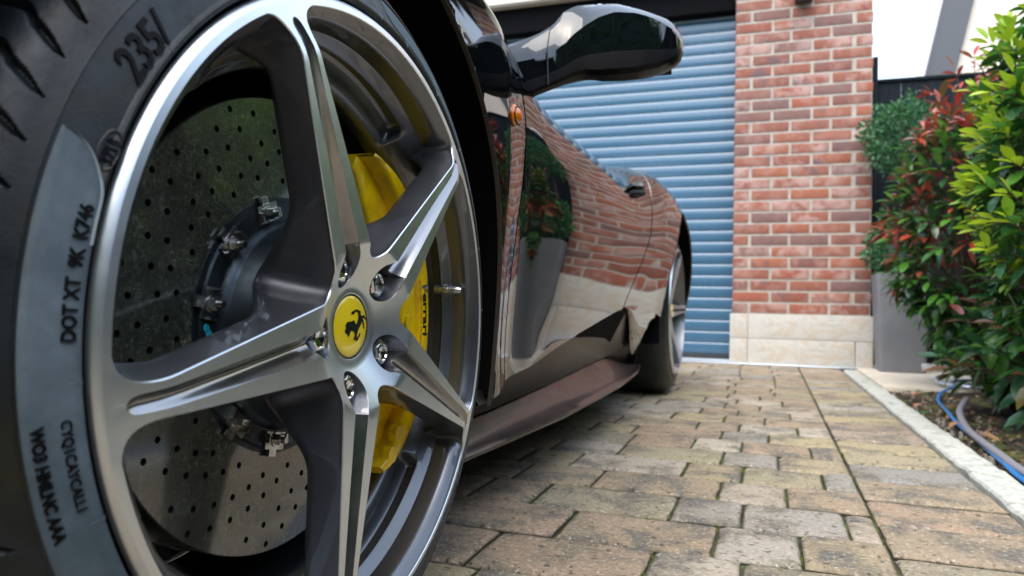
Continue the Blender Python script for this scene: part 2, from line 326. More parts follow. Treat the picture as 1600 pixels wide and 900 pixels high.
class MB:
    def __init__(s):
        s.v = []; s.f = []; s.m = []
    def add(s, vs, fs, m=0):
        k = len(s.v); s.v += [tuple(p) for p in vs]
        s.f += [tuple(i + k for i in f) for f in fs]; s.m += [m] * len(fs)
    def grid(s, rows, m=0, closed=False, closed_rows=False):
        nr, nc = len(rows), len(rows[0]); vs = [p for r in rows for p in r]; fs = []
        for i in range(nr if closed_rows else nr - 1):
            for j in range(nc if closed else nc - 1):
                i2, j2 = (i + 1) % nr, (j + 1) % nc
                fs.append((i * nc + j, i * nc + j2, i2 * nc + j2, i2 * nc + j))
        s.add(vs, fs, m)
    def box(s, a, b, m=0, bev=0.0):
        x0, y0, z0 = a; x1, y1, z1 = b
        if bev <= 0:
            vs = [(x, y, z) for z in (z0, z1) for y in (y0, y1) for x in (x0, x1)]
            s.add(vs, [(0, 2, 3, 1), (4, 5, 7, 6), (0, 1, 5, 4), (2, 6, 7, 3), (0, 4, 6, 2), (1, 3, 7, 5)], m); return
        bm = bmesh.new(); bmesh.ops.create_cube(bm, size=1)
        for q in bm.verts:
            q.co = Vector(((x0 + x1) / 2 + q.co.x * (x1 - x0), (y0 + y1) / 2 + q.co.y * (y1 - y0), (z0 + z1) / 2 + q.co.z * (z1 - z0)))
        bmesh.ops.bevel(bm, geom=list(bm.edges), offset=bev, segments=2, profile=0.6, affect='EDGES')
        bm.verts.index_update()
        s.add([q.co[:] for q in bm.verts], [tuple(q.index for q in f.verts) for f in bm.faces], m); bm.free()
    def tube(s, pts, rad, n=8, m=0, caps=True):
        pts = [Vector(p) for p in pts]; rows = []; k = len(pts)
        rr = rad if isinstance(rad, (list, tuple)) else [rad] * k
        pr = None
        for i, p in enumerate(pts):
            d = (pts[min(i + 1, k - 1)] - pts[max(i - 1, 0)]).normalized()
            a = Vector((0, 0, 1)) if abs(d.z) < 0.9 else Vector((1, 0, 0))
            if pr is not None: a = pr
            u = (a - d * a.dot(d)).normalized(); w = d.cross(u); pr = u
            rows.append([p + (u * cos(2 * pi * j / n) + w * sin(2 * pi * j / n)) * rr[i] for j in range(n)])
        s.grid(rows, m, closed=True)
        if caps:
            s.add(rows[0], [tuple(range(n))[::-1]], m); s.add(rows[-1], [tuple(range(n))], m)
    def cyl(s, c, axis, r0, r1, h, n=16, m=0, phase=0.0, cap0=True, cap1=True):
        c = Vector(c); d = Vector(axis).normalized()
        a = Vector((0, 0, 1)) if abs(d.z) < 0.9 else Vector((1, 0, 0))
        u = (a - d * a.dot(d)).normalized(); w = d.cross(u)
        ra = [c + (u * cos(2 * pi * j / n + phase) + w * sin(2 * pi * j / n + phase)) * r0 for j in range(n)]
        rb = [c + d * h + (u * cos(2 * pi * j / n + phase) + w * sin(2 * pi * j / n + phase)) * r1 for j in range(n)]
        s.grid([ra, rb], m, closed=True)
        if cap0: s.add(ra, [tuple(range(n))[::-1]], m)
        if cap1: s.add(rb, [tuple(range(n))], m)
    def build(s, name, mats, parent=None, smooth=True, loc=None, auto=35, recalc=False):
        me = bpy.data.meshes.new(name)
        if loc is None:
            xs = [p[0] for p in s.v]; ys = [p[1] for p in s.v]; zs = [p[2] for p in s.v]
            loc = Vector(((min(xs) + max(xs)) / 2, (min(ys) + max(ys)) / 2, (min(zs) + max(zs)) / 2 if parent else min(zs)))
        loc = Vector(loc)
        me.from_pydata([(p[0] - loc.x, p[1] - loc.y, p[2] - loc.z) for p in s.v], [], s.f)
        if not isinstance(mats, (list, tuple)): mats = [mats]
        for q in mats: me.materials.append(q)
        me.polygons.foreach_set('material_index', s.m)
        me.update()
        if recalc:
            bm = bmesh.new(); bm.from_mesh(me); bmesh.ops.remove_doubles(bm, verts=bm.verts, dist=1e-5)
            bmesh.ops.recalc_face_normals(bm, faces=bm.faces); bm.to_mesh(me); bm.free()
        if smooth:
            me.polygons.foreach_set('use_smooth', [True] * len(me.polygons))
            if auto < 180:
                try: me.set_sharp_from_angle(angle=radians(auto))
                except Exception: pass
        o = bpy.data.objects.new(name, me); COL.objects.link(o)
        if parent is not None: o.parent = parent
        o.location = loc - (wl(parent) if parent is not None else Vector((0, 0, 0)))
        return o

def tag(o, label=None, cat=None, group=None, kind=None):
    if label: o['label'] = label
    if cat: o['category'] = cat
    if group: o['group'] = group
    if kind: o['kind'] = kind
    return o
def empty(name, loc, label, cat, group=None):
    o = bpy.data.objects.new(name, None); COL.objects.link(o); o.location = loc
    o.empty_display_size = 0.1
    return tag(o, label, cat, group)
def inst(name, mesh, loc, parent=None, rot=(0, 0, 0), scale=(1, 1, 1)):
    o = bpy.data.objects.new(name, mesh); COL.objects.link(o)
    if parent is not None: o.parent = parent
    o.location = Vector(loc) - (wl(parent) if parent is not None else Vector((0, 0, 0)))
    o.rotation_euler = rot; o.scale = scale
    return o
def lerp(a, b, t): return a + (b - a) * t
def sm(a, b, x):
    t = max(0, min(1, (x - a) / (b - a))); return t * t * (3 - 2 * t)
def interp(x, pts):
    if x <= pts[0][0]: return pts[0][1]
    for (a, va), (b, vb) in zip(pts, pts[1:]):
        if x <= b: return lerp(va, vb, (x - a) / (b - a))
    return pts[-1][1]
def cr(p0, p1, p2, p3, t):
    return 0.5 * ((2 * p1) + (-p0 + p2) * t + (2 * p0 - 5 * p1 + 4 * p2 - p3) * t * t + (-p0 + 3 * p1 - 3 * p2 + p3) * t ** 3)

# ================================================================== SETTING
g = MB(); g.box((-40, -40, -0.30), (40, 60, -0.06)); o = g.build('ground', M['soil'], smooth=False); tag(o, kind='structure')
g = MB(); g.box((-14, -25, -0.055), (14, -3.2, -0.03)); o = g.build('lawn', M['lawn'], smooth=False); tag(o, kind='structure')

g = MB(); g.box((-14, -3.2, -0.06), (14, -1.35, -0.012)); o = g.build('added_dark_ground', M['asphalt'], smooth=False); tag(o, kind='structure')  # unseen dark ground, added for the mirror's front face to reflect
drive = MB(); drive.box((-4.2, -1.34, -0.05), (0.425, 5.10, -0.009))
drive = drive.build('driveway', M['joint'], smooth=False, loc=(0, 0, 0)); tag(drive, kind='structure')

# --- pavers: variants of one slightly pillowed worn block (unit length classes)
def paver_mesh(L, W, seed, ret=False):
    mb = MB(); rnd = random.Random(seed); nx, ny = max(5, int(L / 0.022)), 7; h = 0.045
    rows = []
    for j in range(ny + 1):
        row = []
        for i in range(nx + 1):
            fx, fy = i / nx, j / ny
            # bunch points at edges
            ex = 0.5 - 0.5 * cos(pi * fx); ey = 0.5 - 0.5 * cos(pi * fy)
            x = (ex - 0.5) * L; y = (ey - 0.5) * W
            e = min(min(ex, 1 - ex) * L, min(ey, 1 - ey) * W)
            z = -0.0050 * (1 - min(1, e / 0.008)) ** 2
            z += 0.0011 * noise.noise(Vector((x * 22, y * 22, seed * 3.1)))
            if e < 0.002:
                x += 0.0022 * noise.noise(Vector((x * 60, y * 60, seed + 5.0))); y += 0.0022 * noise.noise(Vector((x * 60, y * 60, seed + 9.0)))
            row.append((x, y, z))
        rows.append(row)
    mb.grid(rows)
    per = rows[0] + [r[-1] for r in rows[1:]] + rows[-1][-2::-1] + [r[0] for r in rows[-2:0:-1]]
    mb.grid([[(p[0], p[1], -h) for p in per], per], closed=True)
    if ret: return mb
    me = bpy.data.meshes.new('paver'); me.from_pydata(mb.v, [], mb.f); me.materials.append(M['paver'])
    me.polygons.foreach_set('use_smooth', [True] * len(me.polygons)); me.update()
    return me
PITCH = 0.168; GAP = 0.0036
cls = {}
def paver(x0, x1, y0, y1):
    L = x1 - x0 - GAP; W = y1 - y0 - GAP
    key = round(L / 0.02)
    if key not in cls: cls[key] = [paver_mesh(L, W, key * 7 + s) for s in range(3)]
    me = random.choice(cls[key])
    base = [v for v in me.vertices]
    o = inst('paver', me, ((x0 + x1) / 2, (y0 + y1) / 2, random.uniform(-0.002, 0.0015)), drive,
             (random.uniform(-0.004, 0.004), random.uniform(-0.004, 0.004), random.choice((0, pi)) + random.uniform(-0.006, 0.006)),
             (L / (key * 0.02) if False else 1, 1, 1))
    bw = max(v.co.x for v in base) * 2
    o.scale = (L / bw, W / (max(v.co.y for v in base) * 2), 1)
    return o
JO = {0: [-0.403, -0.159, -0.033, 0.138], 1: [-0.32, -0.077, 0.049], 2: [-0.415, -0.161, -0.042, 0.128], 3: [-0.34, -0.092, 0.035],
      4: [-0.429, -0.178, -0.054, 0.111], 5: [-0.356, -0.105, 0.023], 6: [-0.191, -0.066, 0.103], 7: [-0.129, 0.001], 8: [-0.21, -0.085, 0.083],
      9: [-0.139, -0.012], 10: [-0.228, -0.102, 0.07], 11: [-0.157, -0.031], 12: [-0.118, 0.05], 13: [-0.163, -0.035]}
rest = MB()
for k in range(-6, 25):
    y0 = 0.957 + k * PITCH; y1 = y0 + PITCH
    if y1 > 5.09: y1 = 5.09
    if y1 - y0 < 0.06: continue
    js = JO.get(k) or [random.uniform(-0.2, -0.12), random.uniform(-0.03, 0.06)]
    js = sorted(js)
    xs = [0.176] + js[::-1]; x = js[0]
    while x > -0.86:
        x -= random.choice((0.25, 0.25, 0.168, 0.125)); xs.append(x)
    xs = xs[::-1]
    for a, b in zip(xs, xs[1:]):
        if k >= -1: paver(a, b, y0, y1)
        else:
            mb = paver_mesh(b - a - GAP, y1 - y0 - GAP, k * 5 + 3, True); rest.add([(p[0] + (a + b) / 2, p[1] + (y0 + y1) / 2, p[2]) for p in mb.v], mb.f)
    # hidden part under and beyond the car
    while x > -3.9:
        L = random.choice((0.25, 0.25, 0.168)); rest.box((x - L + GAP / 2, y0 + GAP / 2, -0.03), (x - GAP / 2, y1 - GAP / 2, -0.0015)); x -= L
y = 1.235 - 0.1745 * 6
while y < 5.05:
    y1 = min(y + 0.1745, 5.09)
    if y1 > 0.7: paver(0.1765, 0.4205, y, y1)
    else:
        mb = paver_mesh(0.24 - GAP, 0.168, 77, True); rest.add([(p[0] + 0.30, p[1] + (y + y1) / 2, p[2]) for p in mb.v], mb.f)
    y += 0.1745
for j in range(6):
    y0 = 0.957 - 7 * PITCH - j * PITCH; x = -3.9 + random.uniform(0, 0.2)
    while x < 0.40:
        L = random.choice((0.25, 0.168)); rest.box((x + 0.003, y0 + 0.003, -0.03), (min(x + L, 0.42) - 0.003, y0 + PITCH - 0.003, -0.0015)); x += L
o = rest.build('paver_field', M['paver'], drive, smooth=True); o['kind'] = 'stuff'
# moss tufts in the joints
ms = MB(); rnd = random.Random(3)
for _ in range(900):
    k = rnd.randint(0, 20); y = 0.957 + k * PITCH + rnd.gauss(0, 0.002)
    if rnd.random() < 0.5 and k in JO:
        x = rnd.choice(JO[k]) + rnd.gauss(0, 0.002); y += rnd.uniform(0, PITCH)
    elif rnd.random() < 0.25: x = 0.178 + rnd.gauss(0, 0.002); y += rnd.uniform(0, PITCH)
    else: x = rnd.uniform(-0.5, 0.17)
    if noise.noise(Vector((x * 6, y * 6, 1))) < 0.02: continue
    for q in range(3):
        a = rnd.uniform(0, 6.28); hh = rnd.uniform(0.001, 0.004); w = rnd.uniform(0.001, 0.003)
        cx, cy = x + rnd.gauss(0, 0.0015), y + rnd.gauss(0, 0.0015)
        ms.add([(cx - w * cos(a), cy - w * sin(a), -0.008), (cx + w * cos(a), cy + w * sin(a), -0.008), (cx + rnd.gauss(0, 0.002), cy + rnd.gauss(0, 0.002), -0.004 + hh)], [(0, 1, 2)])
m_moss = leaf_mat('moss', [(0, (0.09, 0.15, 0.01)), (0.5, (0.14, 0.20, 0.02)), (1, (0.05, 0.09, 0.01))], 0.8, 0.2)
o = ms.build('moss', m_moss, smooth=False); tag(o, 'green moss growing in the joints between the driveway pavers', 'moss', kind='stuff')

# --- kerb edging
ke = empty('kerb_edging', (0.463, 2.5, 0), 'long white concrete edging strip between the block paving and the planted bed', 'kerb')
y = -1.34; sd_ = 0
while y < 4.87:
    L = random.uniform(0.85, 0.95); y1 = min(y + L, 4.88)
    n = 26; rows = []
    for i in range(n + 1):
        yy = lerp(y + 0.003, y1 - 0.003, i / n); row = []
        for (x, z) in ((0.4225, -0.06), (0.4225, 0.004), (0.427, 0.0095), (0.445, 0.011), (0.465, 0.0115), (0.487, 0.011), (0.501, 0.008), (0.507, 0.001), (0.508, -0.06)):
            e = 0.004 * noise.noise(Vector((x * 30, yy * 22, sd_))) + 0.002 * noise.noise(Vector((x * 90, yy * 90, sd_)))
            row.append((x + (e if z > -0.05 else 0) * 0.8, yy, z + (e if z > -0.05 else 0)))
        rows.append(row)
    mb = MB(); mb.grid(rows); mb.add(rows[0], [tuple(range(9))]); mb.add(rows[-1], [tuple(range(9))[::-1]])
    mb.build('edging_block', M['kerb'], ke)
    y = y1; sd_ += 1.7

# --- planted bed
bed = MB(); rows = []
for j in range(150):
    yy = -1.34 + j * (5.23 / 149); row = []
    for i in range(40):
        xx = 0.509 + (i / 39) ** 1.5 * 2.5
        z = -0.012 + 0.010 * noise.noise(Vector((xx * 9, yy * 9, 2))) + 0.010 * noise.noise(Vector((xx * 38, yy * 38, 7))) + 0.02 * sm(0.55, 1.0, xx)
        row.append((xx, yy, z))
    rows.append(row)
bed.grid(rows); o = bed.build('planting_bed', M['soil'], loc=(0, 0, 0)); tag(o, kind='structure')
sl = MB(); sl.box((0.512, 3.89, -0.05), (2.6, 5.4, 0.012), bev=0.006); o = sl.build('path', M['slab'], loc=(0, 0, 0)); tag(o, kind='structure')
peb = MB(); rnd = random.Random(5)
for _ in range(150):
    x = 0.52 + abs(rnd.gauss(0, 0.14)); y = rnd.uniform(0.8, 3.85); r = rnd.uniform(0.003, 0.009)
    cs = MB(); cs.cyl((x, y, -0.012), (0, 0, 1), r, r * 0.6, r * rnd.uniform(0.7, 1.4) + 0.006, 6, phase=rnd.random()); peb.add(cs.v, cs.f)
o = peb.build('gravel', M['pebble'], smooth=True); tag(o, 'scattered small stones lying on the dark soil of the bed', 'gravel', kind='stuff')

# ================================================================== BRICK PILLAR
PX0, PX1, PY = -0.237, 0.598, 5.10
pil = empty('brick_pillar', (0.19, 5.3, 0), 'red brick pier with pale mortar and a stone foot beside the blue garage shutter', 'brick pillar')
mb = MB(); mb.box((PX0 + 0.004, PY + 0.004, 0.0), (PX1 - 0.004, PY + 0.50, 3.05)); mb.build('mortar_core', M['mortar'], pil, smooth=False)
def brick_mesh(L, D, Hh, seed):
    mb = MB(); mb.box((-L / 2, 0, 0), (L / 2, D, Hh), bev=0.004)
    me = bpy.data.meshes.new('brick')
    me.from_pydata([(p[0] + 0.0012 * noise.noise(Vector((p[0] * 40, p[2] * 40, seed))), p[1] + 0.0015 * noise.noise(Vector((p[0] * 30, p[2] * 30, seed + 4))), p[2] + 0.001 * noise.noise(Vector((p[0] * 40, 3, seed)))) for p in mb.v], [], mb.f)
    me.materials.append(M['brick']); me.polygons.foreach_set('use_smooth', [True] * len(me.polygons))
    try: me.set_sharp_from_angle(angle=radians(50))
    except Exception: pass
    me.update(); return me
BP = 0.2433
full = [brick_mesh(BP - 0.017, 0.11, 0.0605, s) for s in range(3)]
half = [brick_mesh(0.096, 0.11, 0.0605, s) for s in range(2)]
side_b = [brick_mesh(BP - 0.017, 0.10, 0.0605, s + 9) for s in range(2)]
z = 0.344; row = 0
while z < 3.02:
    odd = row % 2 == 0
    xs = []
    if odd:
        xs = [(PX0 + 0.047, half)] + [(PX0 + 0.105 + BP * (i + 0.5), full) for i in range(3)]
    else:
        xs = [(PX0 + BP * (i + 0.5) - 0.008, full) for i in range(3)] + [(PX1 - 0.047, half)]
    for x, kind in xs:
        inst('brick', random.choice(kind), (x, PY + random.uniform(-0.0015, 0.001), z), pil)
    # return faces (left reveal and right flank)
    for k in range(2):
        yy = PY + 0.11 + 0.014 + BP * (k + 0.5) - (0.0 if odd else 0.06)
        if yy + BP / 2 > PY + 0.52: continue
        inst('brick', side_b[k], (PX0, yy, z), pil, (0, 0, -pi / 2))
        inst('brick', side_b[1 - k], (PX1, yy, z), pil, (0, 0, pi / 2))
    z += 0.0745; row += 1
def stone(x0, x1, z0, z1, sd):
    mb = MB(); nx, nz = 14, 5; rows = []
    for j in range(nz + 1):
        rw = []
        for i in range(nx + 1):
            ex, ez = i / nx, j / nz; x = lerp(x0, x1, ex); zz = lerp(z0, z1, ez)
            e = min(min(ex, 1 - ex) * (x1 - x0), min(ez, 1 - ez) * (z1 - z0)); d = 0.004 * (1 - min(1, e / 0.01)) ** 2
            rw.append((x, PY - 0.018 + d + 0.003 * noise.noise(Vector((x * 9, zz * 9, sd))), zz))
        rows.append(rw)
    mb.grid(rows)
    per = rows[0] + [r[-1] for r in rows[1:]] + rows[-1][-2::-1] + [r[0] for r in rows[-2:0:-1]]
    mb.grid([[(p[0], PY + 0.10, p[2]) for p in per], per], closed=True)
    mb.build('stone_block', M['stone'], pil, auto=50, recalc=True)
for a in [(PX0 - 0.012, -0.137, 0.178, 0.336), (-0.134, PX1 + 0.012, 0.178, 0.336), (PX0 - 0.012, -0.137, 0.012, 0.175), (-0.134, 0.505, 0.012, 0.175), (0.512, PX1 + 0.012, 0.012, 0.175)]:
    stone(*a, sd=a[0] * 9 + a[2] * 3)
mb = MB(); mb.box((0.13, PY - 0.10, 2.36), (0.24, PY - 0.003, 2.56), bev=0.012); mb.box((0.15, PY - 0.115, 2.345), (0.22, PY - 0.04, 2.37), bev=0.008)
o = mb.build('wall_lamp', M['dark'], smooth=True); tag(o, 'small black box lamp fixed high on the brick pier', 'wall lamp')
mb = MB(); mb.box((-3.6, PY - 0.045, 0.0), (0.63, PY - 0.022, 0.014), bev=0.004)
o = mb.build('drain_strip', M['alu'], smooth=False); tag(o, 'thin pale metal strip running along the foot of the garage wall', 'drain strip')

# ================================================================== GARAGE
DX0, DX1, DY = -3.4, PX0 - 0.002, 5.27
gd = empty('garage_door', (-1.8, DY, 0), 'blue grey roller shutter garage door with horizontal curved slats behind the car', 'garage door')
SP = 0.0775
sm_ = MB(); prof = []
for i in range(9):
    a = i / 8; prof.append((-0.0046 * sin(pi * a) ** 0.6, 0.005 + a * (SP - 0.008)))
prof = [(0.0, 0.002)] + prof + [(0.004, SP - 0.002)]
rows = [[(x, p[0], p[1]) for p in prof] for x in (DX0, DX1)]
sm_.grid(rows); smb = bpy.data.meshes.new('slat')
smb.from_pydata([(p[0] - (DX0 + DX1) / 2, p[1], p[2]) for p in sm_.v], [], [f[::-1] for f in sm_.f]); smb.materials.append(M['shutter'])
smb.polygons.foreach_set('use_smooth', [True] * len(smb.polygons)); smb.update()
for k in range(34):
    inst('slat', smb, ((DX0 + DX1) / 2, DY, 0.055 + k * SP), gd)
mb = MB(); mb.box((DX0, DY + 0.012, 0.03), (DX1, DY + 0.03, 2.7)); mb.build('backing', M['dark'], gd, smooth=False)
mb = MB(); mb.box((DX0, DY - 0.012, 0.022), (DX1, DY + 0.01, 0.054), bev=0.004); mb.build('bottom_rail', M['dark'], gd, smooth=False)
mb = MB(); mb.box((DX0, DY - 0.10, 0.0), (DX1 - 0.002, DY + 0.03, 0.021), bev=0.004); mb.build('threshold', M['alu'], gd, smooth=False)
mb = MB(); mb.box((DX0, DY - 0.10, 2.40), (DX1 - 0.003, DY + 0.01, 2.70), bev=0.01); mb.build('recess_shade', M['liner'], gd, smooth=False)  # near-black: shade of the recess under the beam put into its colour
bm_ = empty('garage_lintel', (-1.8, 5.1, 2.6), 'cream painted beam over the garage opening with a shadow gap below', 'lintel')
mb = MB(); mb.box((-3.415, 5.10, 2.59), (PX0 - 0.004, 5.40, 3.05)); mb.build('beam', M['beam'], bm_, smooth=False)
mb = MB(); mb.box((-3.415, 5.085, 2.60), (PX0 - 0.004, 5.099, 2.64)); mb.build('drip_mould', M['beam'], bm_, smooth=False)
lw = empty('garage_side_wall', (-3.9, 5.3, 0), 'brick wall on the far left side of the garage door behind the car', 'wall')
mb = MB(); mb.box((-5.0, 5.10, 0), (-3.42, 5.5, 3.05)); mb.build('wall_face', M['mortar'], lw, smooth=False)
rf = MB(); rf.box((-5.0, 5.0, 3.055), (0.75, 9.0, 3.22)); rf.box((-5.0, 4.9, 3.06), (0.75, 4.995, 3.20)); o = rf.build('garage_roof', M['tile_roof'], smooth=False); tag(o, 'dark slate roof edge over the garage and brick pier', 'roof')

# ================================================================== FENCE + HOUSE BEHIND
fn = empty('timber_fence', (1.6, 5.62, 0), 'black stained timber fence behind the shrubs at the end of the bed', 'fence')
mb = MB(); mb.box((0.653, 5.585, 0), (0.688, 5.65, 2.13), bev=0.006); mb.build('fence_post', M['fence'], fn)
x = 0.69
while x < 2.2:
    mb = MB(); mb.box((x, 5.60, 0.02), (x + 0.142, 5.622, 1.945), bev=0.003); mb.build('board', M['fence'], fn); x += 0.145
mb = MB(); mb.box((0.69, 5.585, 1.947), (2.28, 5.64, 1.97), bev=0.003); mb.build('capping_rail', M['fence'], fn)

bf = empty('added_dark_fence', (2.32, 1.5, 0), 'added unseen dark timber fence beyond the planted bed, there for dark reflections in the wheel', 'fence')  # added out of view so the brake disc and wheel reflect something dark
y = -2.2
while y < 5.55:
    mb = MB(); mb.box((2.30, y, 0.0), (2.322, y + 0.142, 1.80), bev=0.003); mb.build('board', M['fence'], bf); y += 0.145
mb = MB(); mb.box((2.285, -2.2, 1.802), (2.335, 5.55, 1.83), bev=0.003); mb.build('capping_rail', M['fence'], bf)
hs = empty('neighbour_house', (4.2, 9.6, 0), 'cream rendered house with a dark sloping bargeboard beyond the fence', 'house')
mb = MB(); w = MB()
# gable wall: steep verge rising to the right
pts = [(1.78, 0.0), (1.78, 2.75), (2.26, 5.0), (3.1, 7.6), (6.6, 7.6), (6.6, 0.0)]
mb.add([(p[0], 9.05, p[1]) for p in pts] + [(p[0], 12.5, p[1]) for p in pts], [tuple(range(6))] + [tuple(range(11, 5, -1))] + [(i, (i + 1) % 6, (i + 1) % 6 + 6, i + 6) for i in range(6)])
mb.build('wall', M['render'], hs, smooth=False)
bb = MB(); A = [(1.555, 2.72), (2.06, 5.1)]; Bq = [(1.80, 2.72), (2.32, 5.1)]
q = [(A[0][0], 8.93, A[0][1]), (Bq[0][0], 8.93, Bq[0][1]), (Bq[1][0], 8.93, Bq[1][1]), (A[1][0], 8.93, A[1][1])]
bb.add(q + [(p[0], 9.045, p[2]) for p in q], [(0, 1, 2, 3), (0, 4, 5, 1), (1, 5, 6, 2), (2, 6, 7, 3), (3, 7, 4, 0)]); bb.build('bargeboard', M['barge'], hs, smooth=False)
gt = MB(); gt.tube([(1.545, 8.97, 2.72), (2.05, 8.97, 5.1)], 0.035, 10); gt.build('downpipe', M['barge'], hs)
wi = MB(); wi.box((3.0, 9.02, 2.9), (3.9, 9.049, 4.1)); f = wi.build('window_frame', M['pvc'], hs, smooth=False)
wi = MB(); wi.box((3.06, 9.01, 2.96), (3.84, 9.018, 4.04)); wi.build('pane', M['glass'], f, smooth=False)

# ================================================================== PLANTS
def leaf_verts(L, W, fold=0.25, curl=0.25, ob=0.55):
    vs = []; n = 4
    for i in range(n + 1):
        a = i / n; w = W / 2 * (sin(pi * min(1, a ** (0.9 if ob < 0.5 else 1.15))) ** 0.75) if 0 < i < n else 0.0
        x = L * a; z = -curl * L * a * a
        vs += [(x, -w, z + fold * w), (x, 0, z), (x, w, z + fold * w)]
    fs = []
    for i in range(n):
        k = i * 3
        for a in (0, 1):
            q = (k + a, k + a + 1, k + a + 4, k + a + 3)
            fs.append(q)
    return vs, fs
def leaf_mesh(name, L, W, mat, **kw):
    vs, fs = leaf_verts(L, W, **kw)
    me = bpy.data.meshes.new(name); me.from_pydata(vs, [], fs); me.materials.append(mat)
    me.polygons.foreach_set('use_smooth', [True] * len(me.polygons)); me.update(); return me
def orient(d, roll, up=Vector((0, 0, 1))):
    x = d.normalized(); y = up.cross(x)
    if y.length < 1e-3: y = Vector((0, 1, 0))
    y.normalize(); z = x.cross(y)
    m = Matrix((x, y, z)).transposed()
    return m @ Matrix.Rotation(roll, 3, 'X')
CAMP = Vector((0, 0, 0.361))
def shrub(name, label, cat, base, shoots, leafset, nleaf, stem_mat, seed, nparts=300):
    """shoots: list of (tip, direction, type); leafset[type] = list of (L, W, mat, kw)"""
    rnd = random.Random(seed)
    t = empty(name, base, label, cat)
    st = MB(); B = Vector(base)
    for k, (tip, d, ty) in enumerate(shoots):
        if k % 4 == 0:
            p0 = B + Vector((rnd.gauss(0, 0.03), rnd.gauss(0, 0.03), -0.02)); mid = B.lerp(tip, 0.45) + Vector((0, 0, (tip.z - B.z) * 0.25))
            st.tube([p0, p0.lerp(mid, 0.5) + Vector((rnd.gauss(0, .02), rnd.gauss(0, .02), 0)), mid, mid.lerp(tip, 0.6), tip - d * 0.02], [0.008, 0.006, 0.0045, 0.003, 0.0018], 5)
        else:
            st.tube([tip - d * 0.14 + Vector((0, 0, -0.03)), tip - d * 0.06, tip], [0.0025, 0.002, 0.0014], 4, caps=False)
    st.build('stem', stem_mat, t)
    leaves = []
    for tip, d, ty in shoots:
        n = rnd.randint(*nleaf)
        side = d.orthogonal().normalized()
        for i in range(n):
            f = i / n; ang = i * 2.4 + rnd.uniform(-.3, .3)
            s2 = Matrix.Rotation(ang, 3, d) @ side
            open_ = lerp(0.35, 1.35, f) + rnd.uniform(-.15, .2)
            ld = (d * cos(open_) + s2 * sin(open_)).normalized()
            pos = tip - d * (f * 0.085) + s2 * 0.003
            leaves.append((pos, ld, rnd.uniform(-0.5, 0.5), ty, f, rnd.uniform(0.75, 1.15)))
    leaves.sort(key=lambda q: (q[0] - CAMP).length - (0.35 if q[0].x < base[0] else 0))
    meshes = {}
    for ty, lst in leafset.items():
        meshes[ty] = [leaf_mesh('leaf', L, W, mt, **kw) for L, W, mt, kw in lst]
    buckets = {}
    for i, (pos, ld, roll, ty, f, sc) in enumerate(leaves):
        j = min(len(meshes[ty]) - 1, int(f * len(meshes[ty]) + rnd.uniform(-0.3, 0.3)) if f > 0 else 0); j = max(0, j)
        m3 = orient(ld, roll)
        if i < nparts:
            inst('leaf', meshes[ty][j], pos, t, m3.to_euler(), (sc, sc, sc))
        else:
            me = meshes[ty][j]; bk = buckets.setdefault(me.materials[0].name, MB())
            bk.add([pos + m3 @ (v.co * sc) for v in me.vertices], [tuple(p.vertices) for p in me.polygons])
    for mn, bk in buckets.items():
        o = bk.build('foliage', bpy.data.materials[mn], t, auto=180); o['kind'] = 'stuff'
    return t

def vol_shoots(n, c, rad, seed, types, up=0.6, zmin=0.08, bump=0.22):
    rnd = random.Random(seed); res = []
    c = Vector(c)
    while len(res) < n:
        u = Vector((rnd.gauss(0, 1), rnd.gauss(0, 1), rnd.gauss(0, 1))).normalized()
        rr = 1 - abs(rnd.gauss(0, 0.17)) + bump * noise.noise(u * 2.6 + Vector((seed, 0, 0)))
        p = c + Vector((u.x * rad[0] * rr, u.y * rad[1] * rr, u.z * rad[2] * rr))
        if p.z < zmin or p.y > 5.45: continue
        d = (u + Vector((rnd.gauss(0, .25), rnd.gauss(0, .25), up + rnd.gauss(0, .2)))).normalized()
        res.append((p, d, types(p, rnd)))
    return res

# bright green shrub, right edge
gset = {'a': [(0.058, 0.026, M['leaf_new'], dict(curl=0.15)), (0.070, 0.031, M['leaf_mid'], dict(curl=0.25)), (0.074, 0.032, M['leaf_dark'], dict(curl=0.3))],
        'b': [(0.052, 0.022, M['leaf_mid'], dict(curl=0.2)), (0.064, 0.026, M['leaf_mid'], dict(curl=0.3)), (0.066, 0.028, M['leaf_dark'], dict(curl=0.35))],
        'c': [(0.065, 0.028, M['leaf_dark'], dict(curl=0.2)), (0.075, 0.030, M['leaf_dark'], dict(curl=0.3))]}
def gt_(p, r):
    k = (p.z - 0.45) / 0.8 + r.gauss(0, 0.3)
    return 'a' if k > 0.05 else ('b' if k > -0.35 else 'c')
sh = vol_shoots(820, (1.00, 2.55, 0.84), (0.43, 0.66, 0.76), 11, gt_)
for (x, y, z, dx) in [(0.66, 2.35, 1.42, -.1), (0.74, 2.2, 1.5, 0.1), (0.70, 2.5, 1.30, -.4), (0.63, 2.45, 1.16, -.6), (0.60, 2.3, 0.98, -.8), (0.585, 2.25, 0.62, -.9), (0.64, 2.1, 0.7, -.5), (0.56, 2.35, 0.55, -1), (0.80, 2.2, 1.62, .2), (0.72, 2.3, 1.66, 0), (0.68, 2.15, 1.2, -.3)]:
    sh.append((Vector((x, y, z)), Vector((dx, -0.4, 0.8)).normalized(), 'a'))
shrub('green_shrub', 'bright lime green leafy shrub at the right edge, growing in the bed beside the kerb', 'shrub', (1.02, 2.55, -0.01), sh, gset, (7, 11), M['bark'], 21)

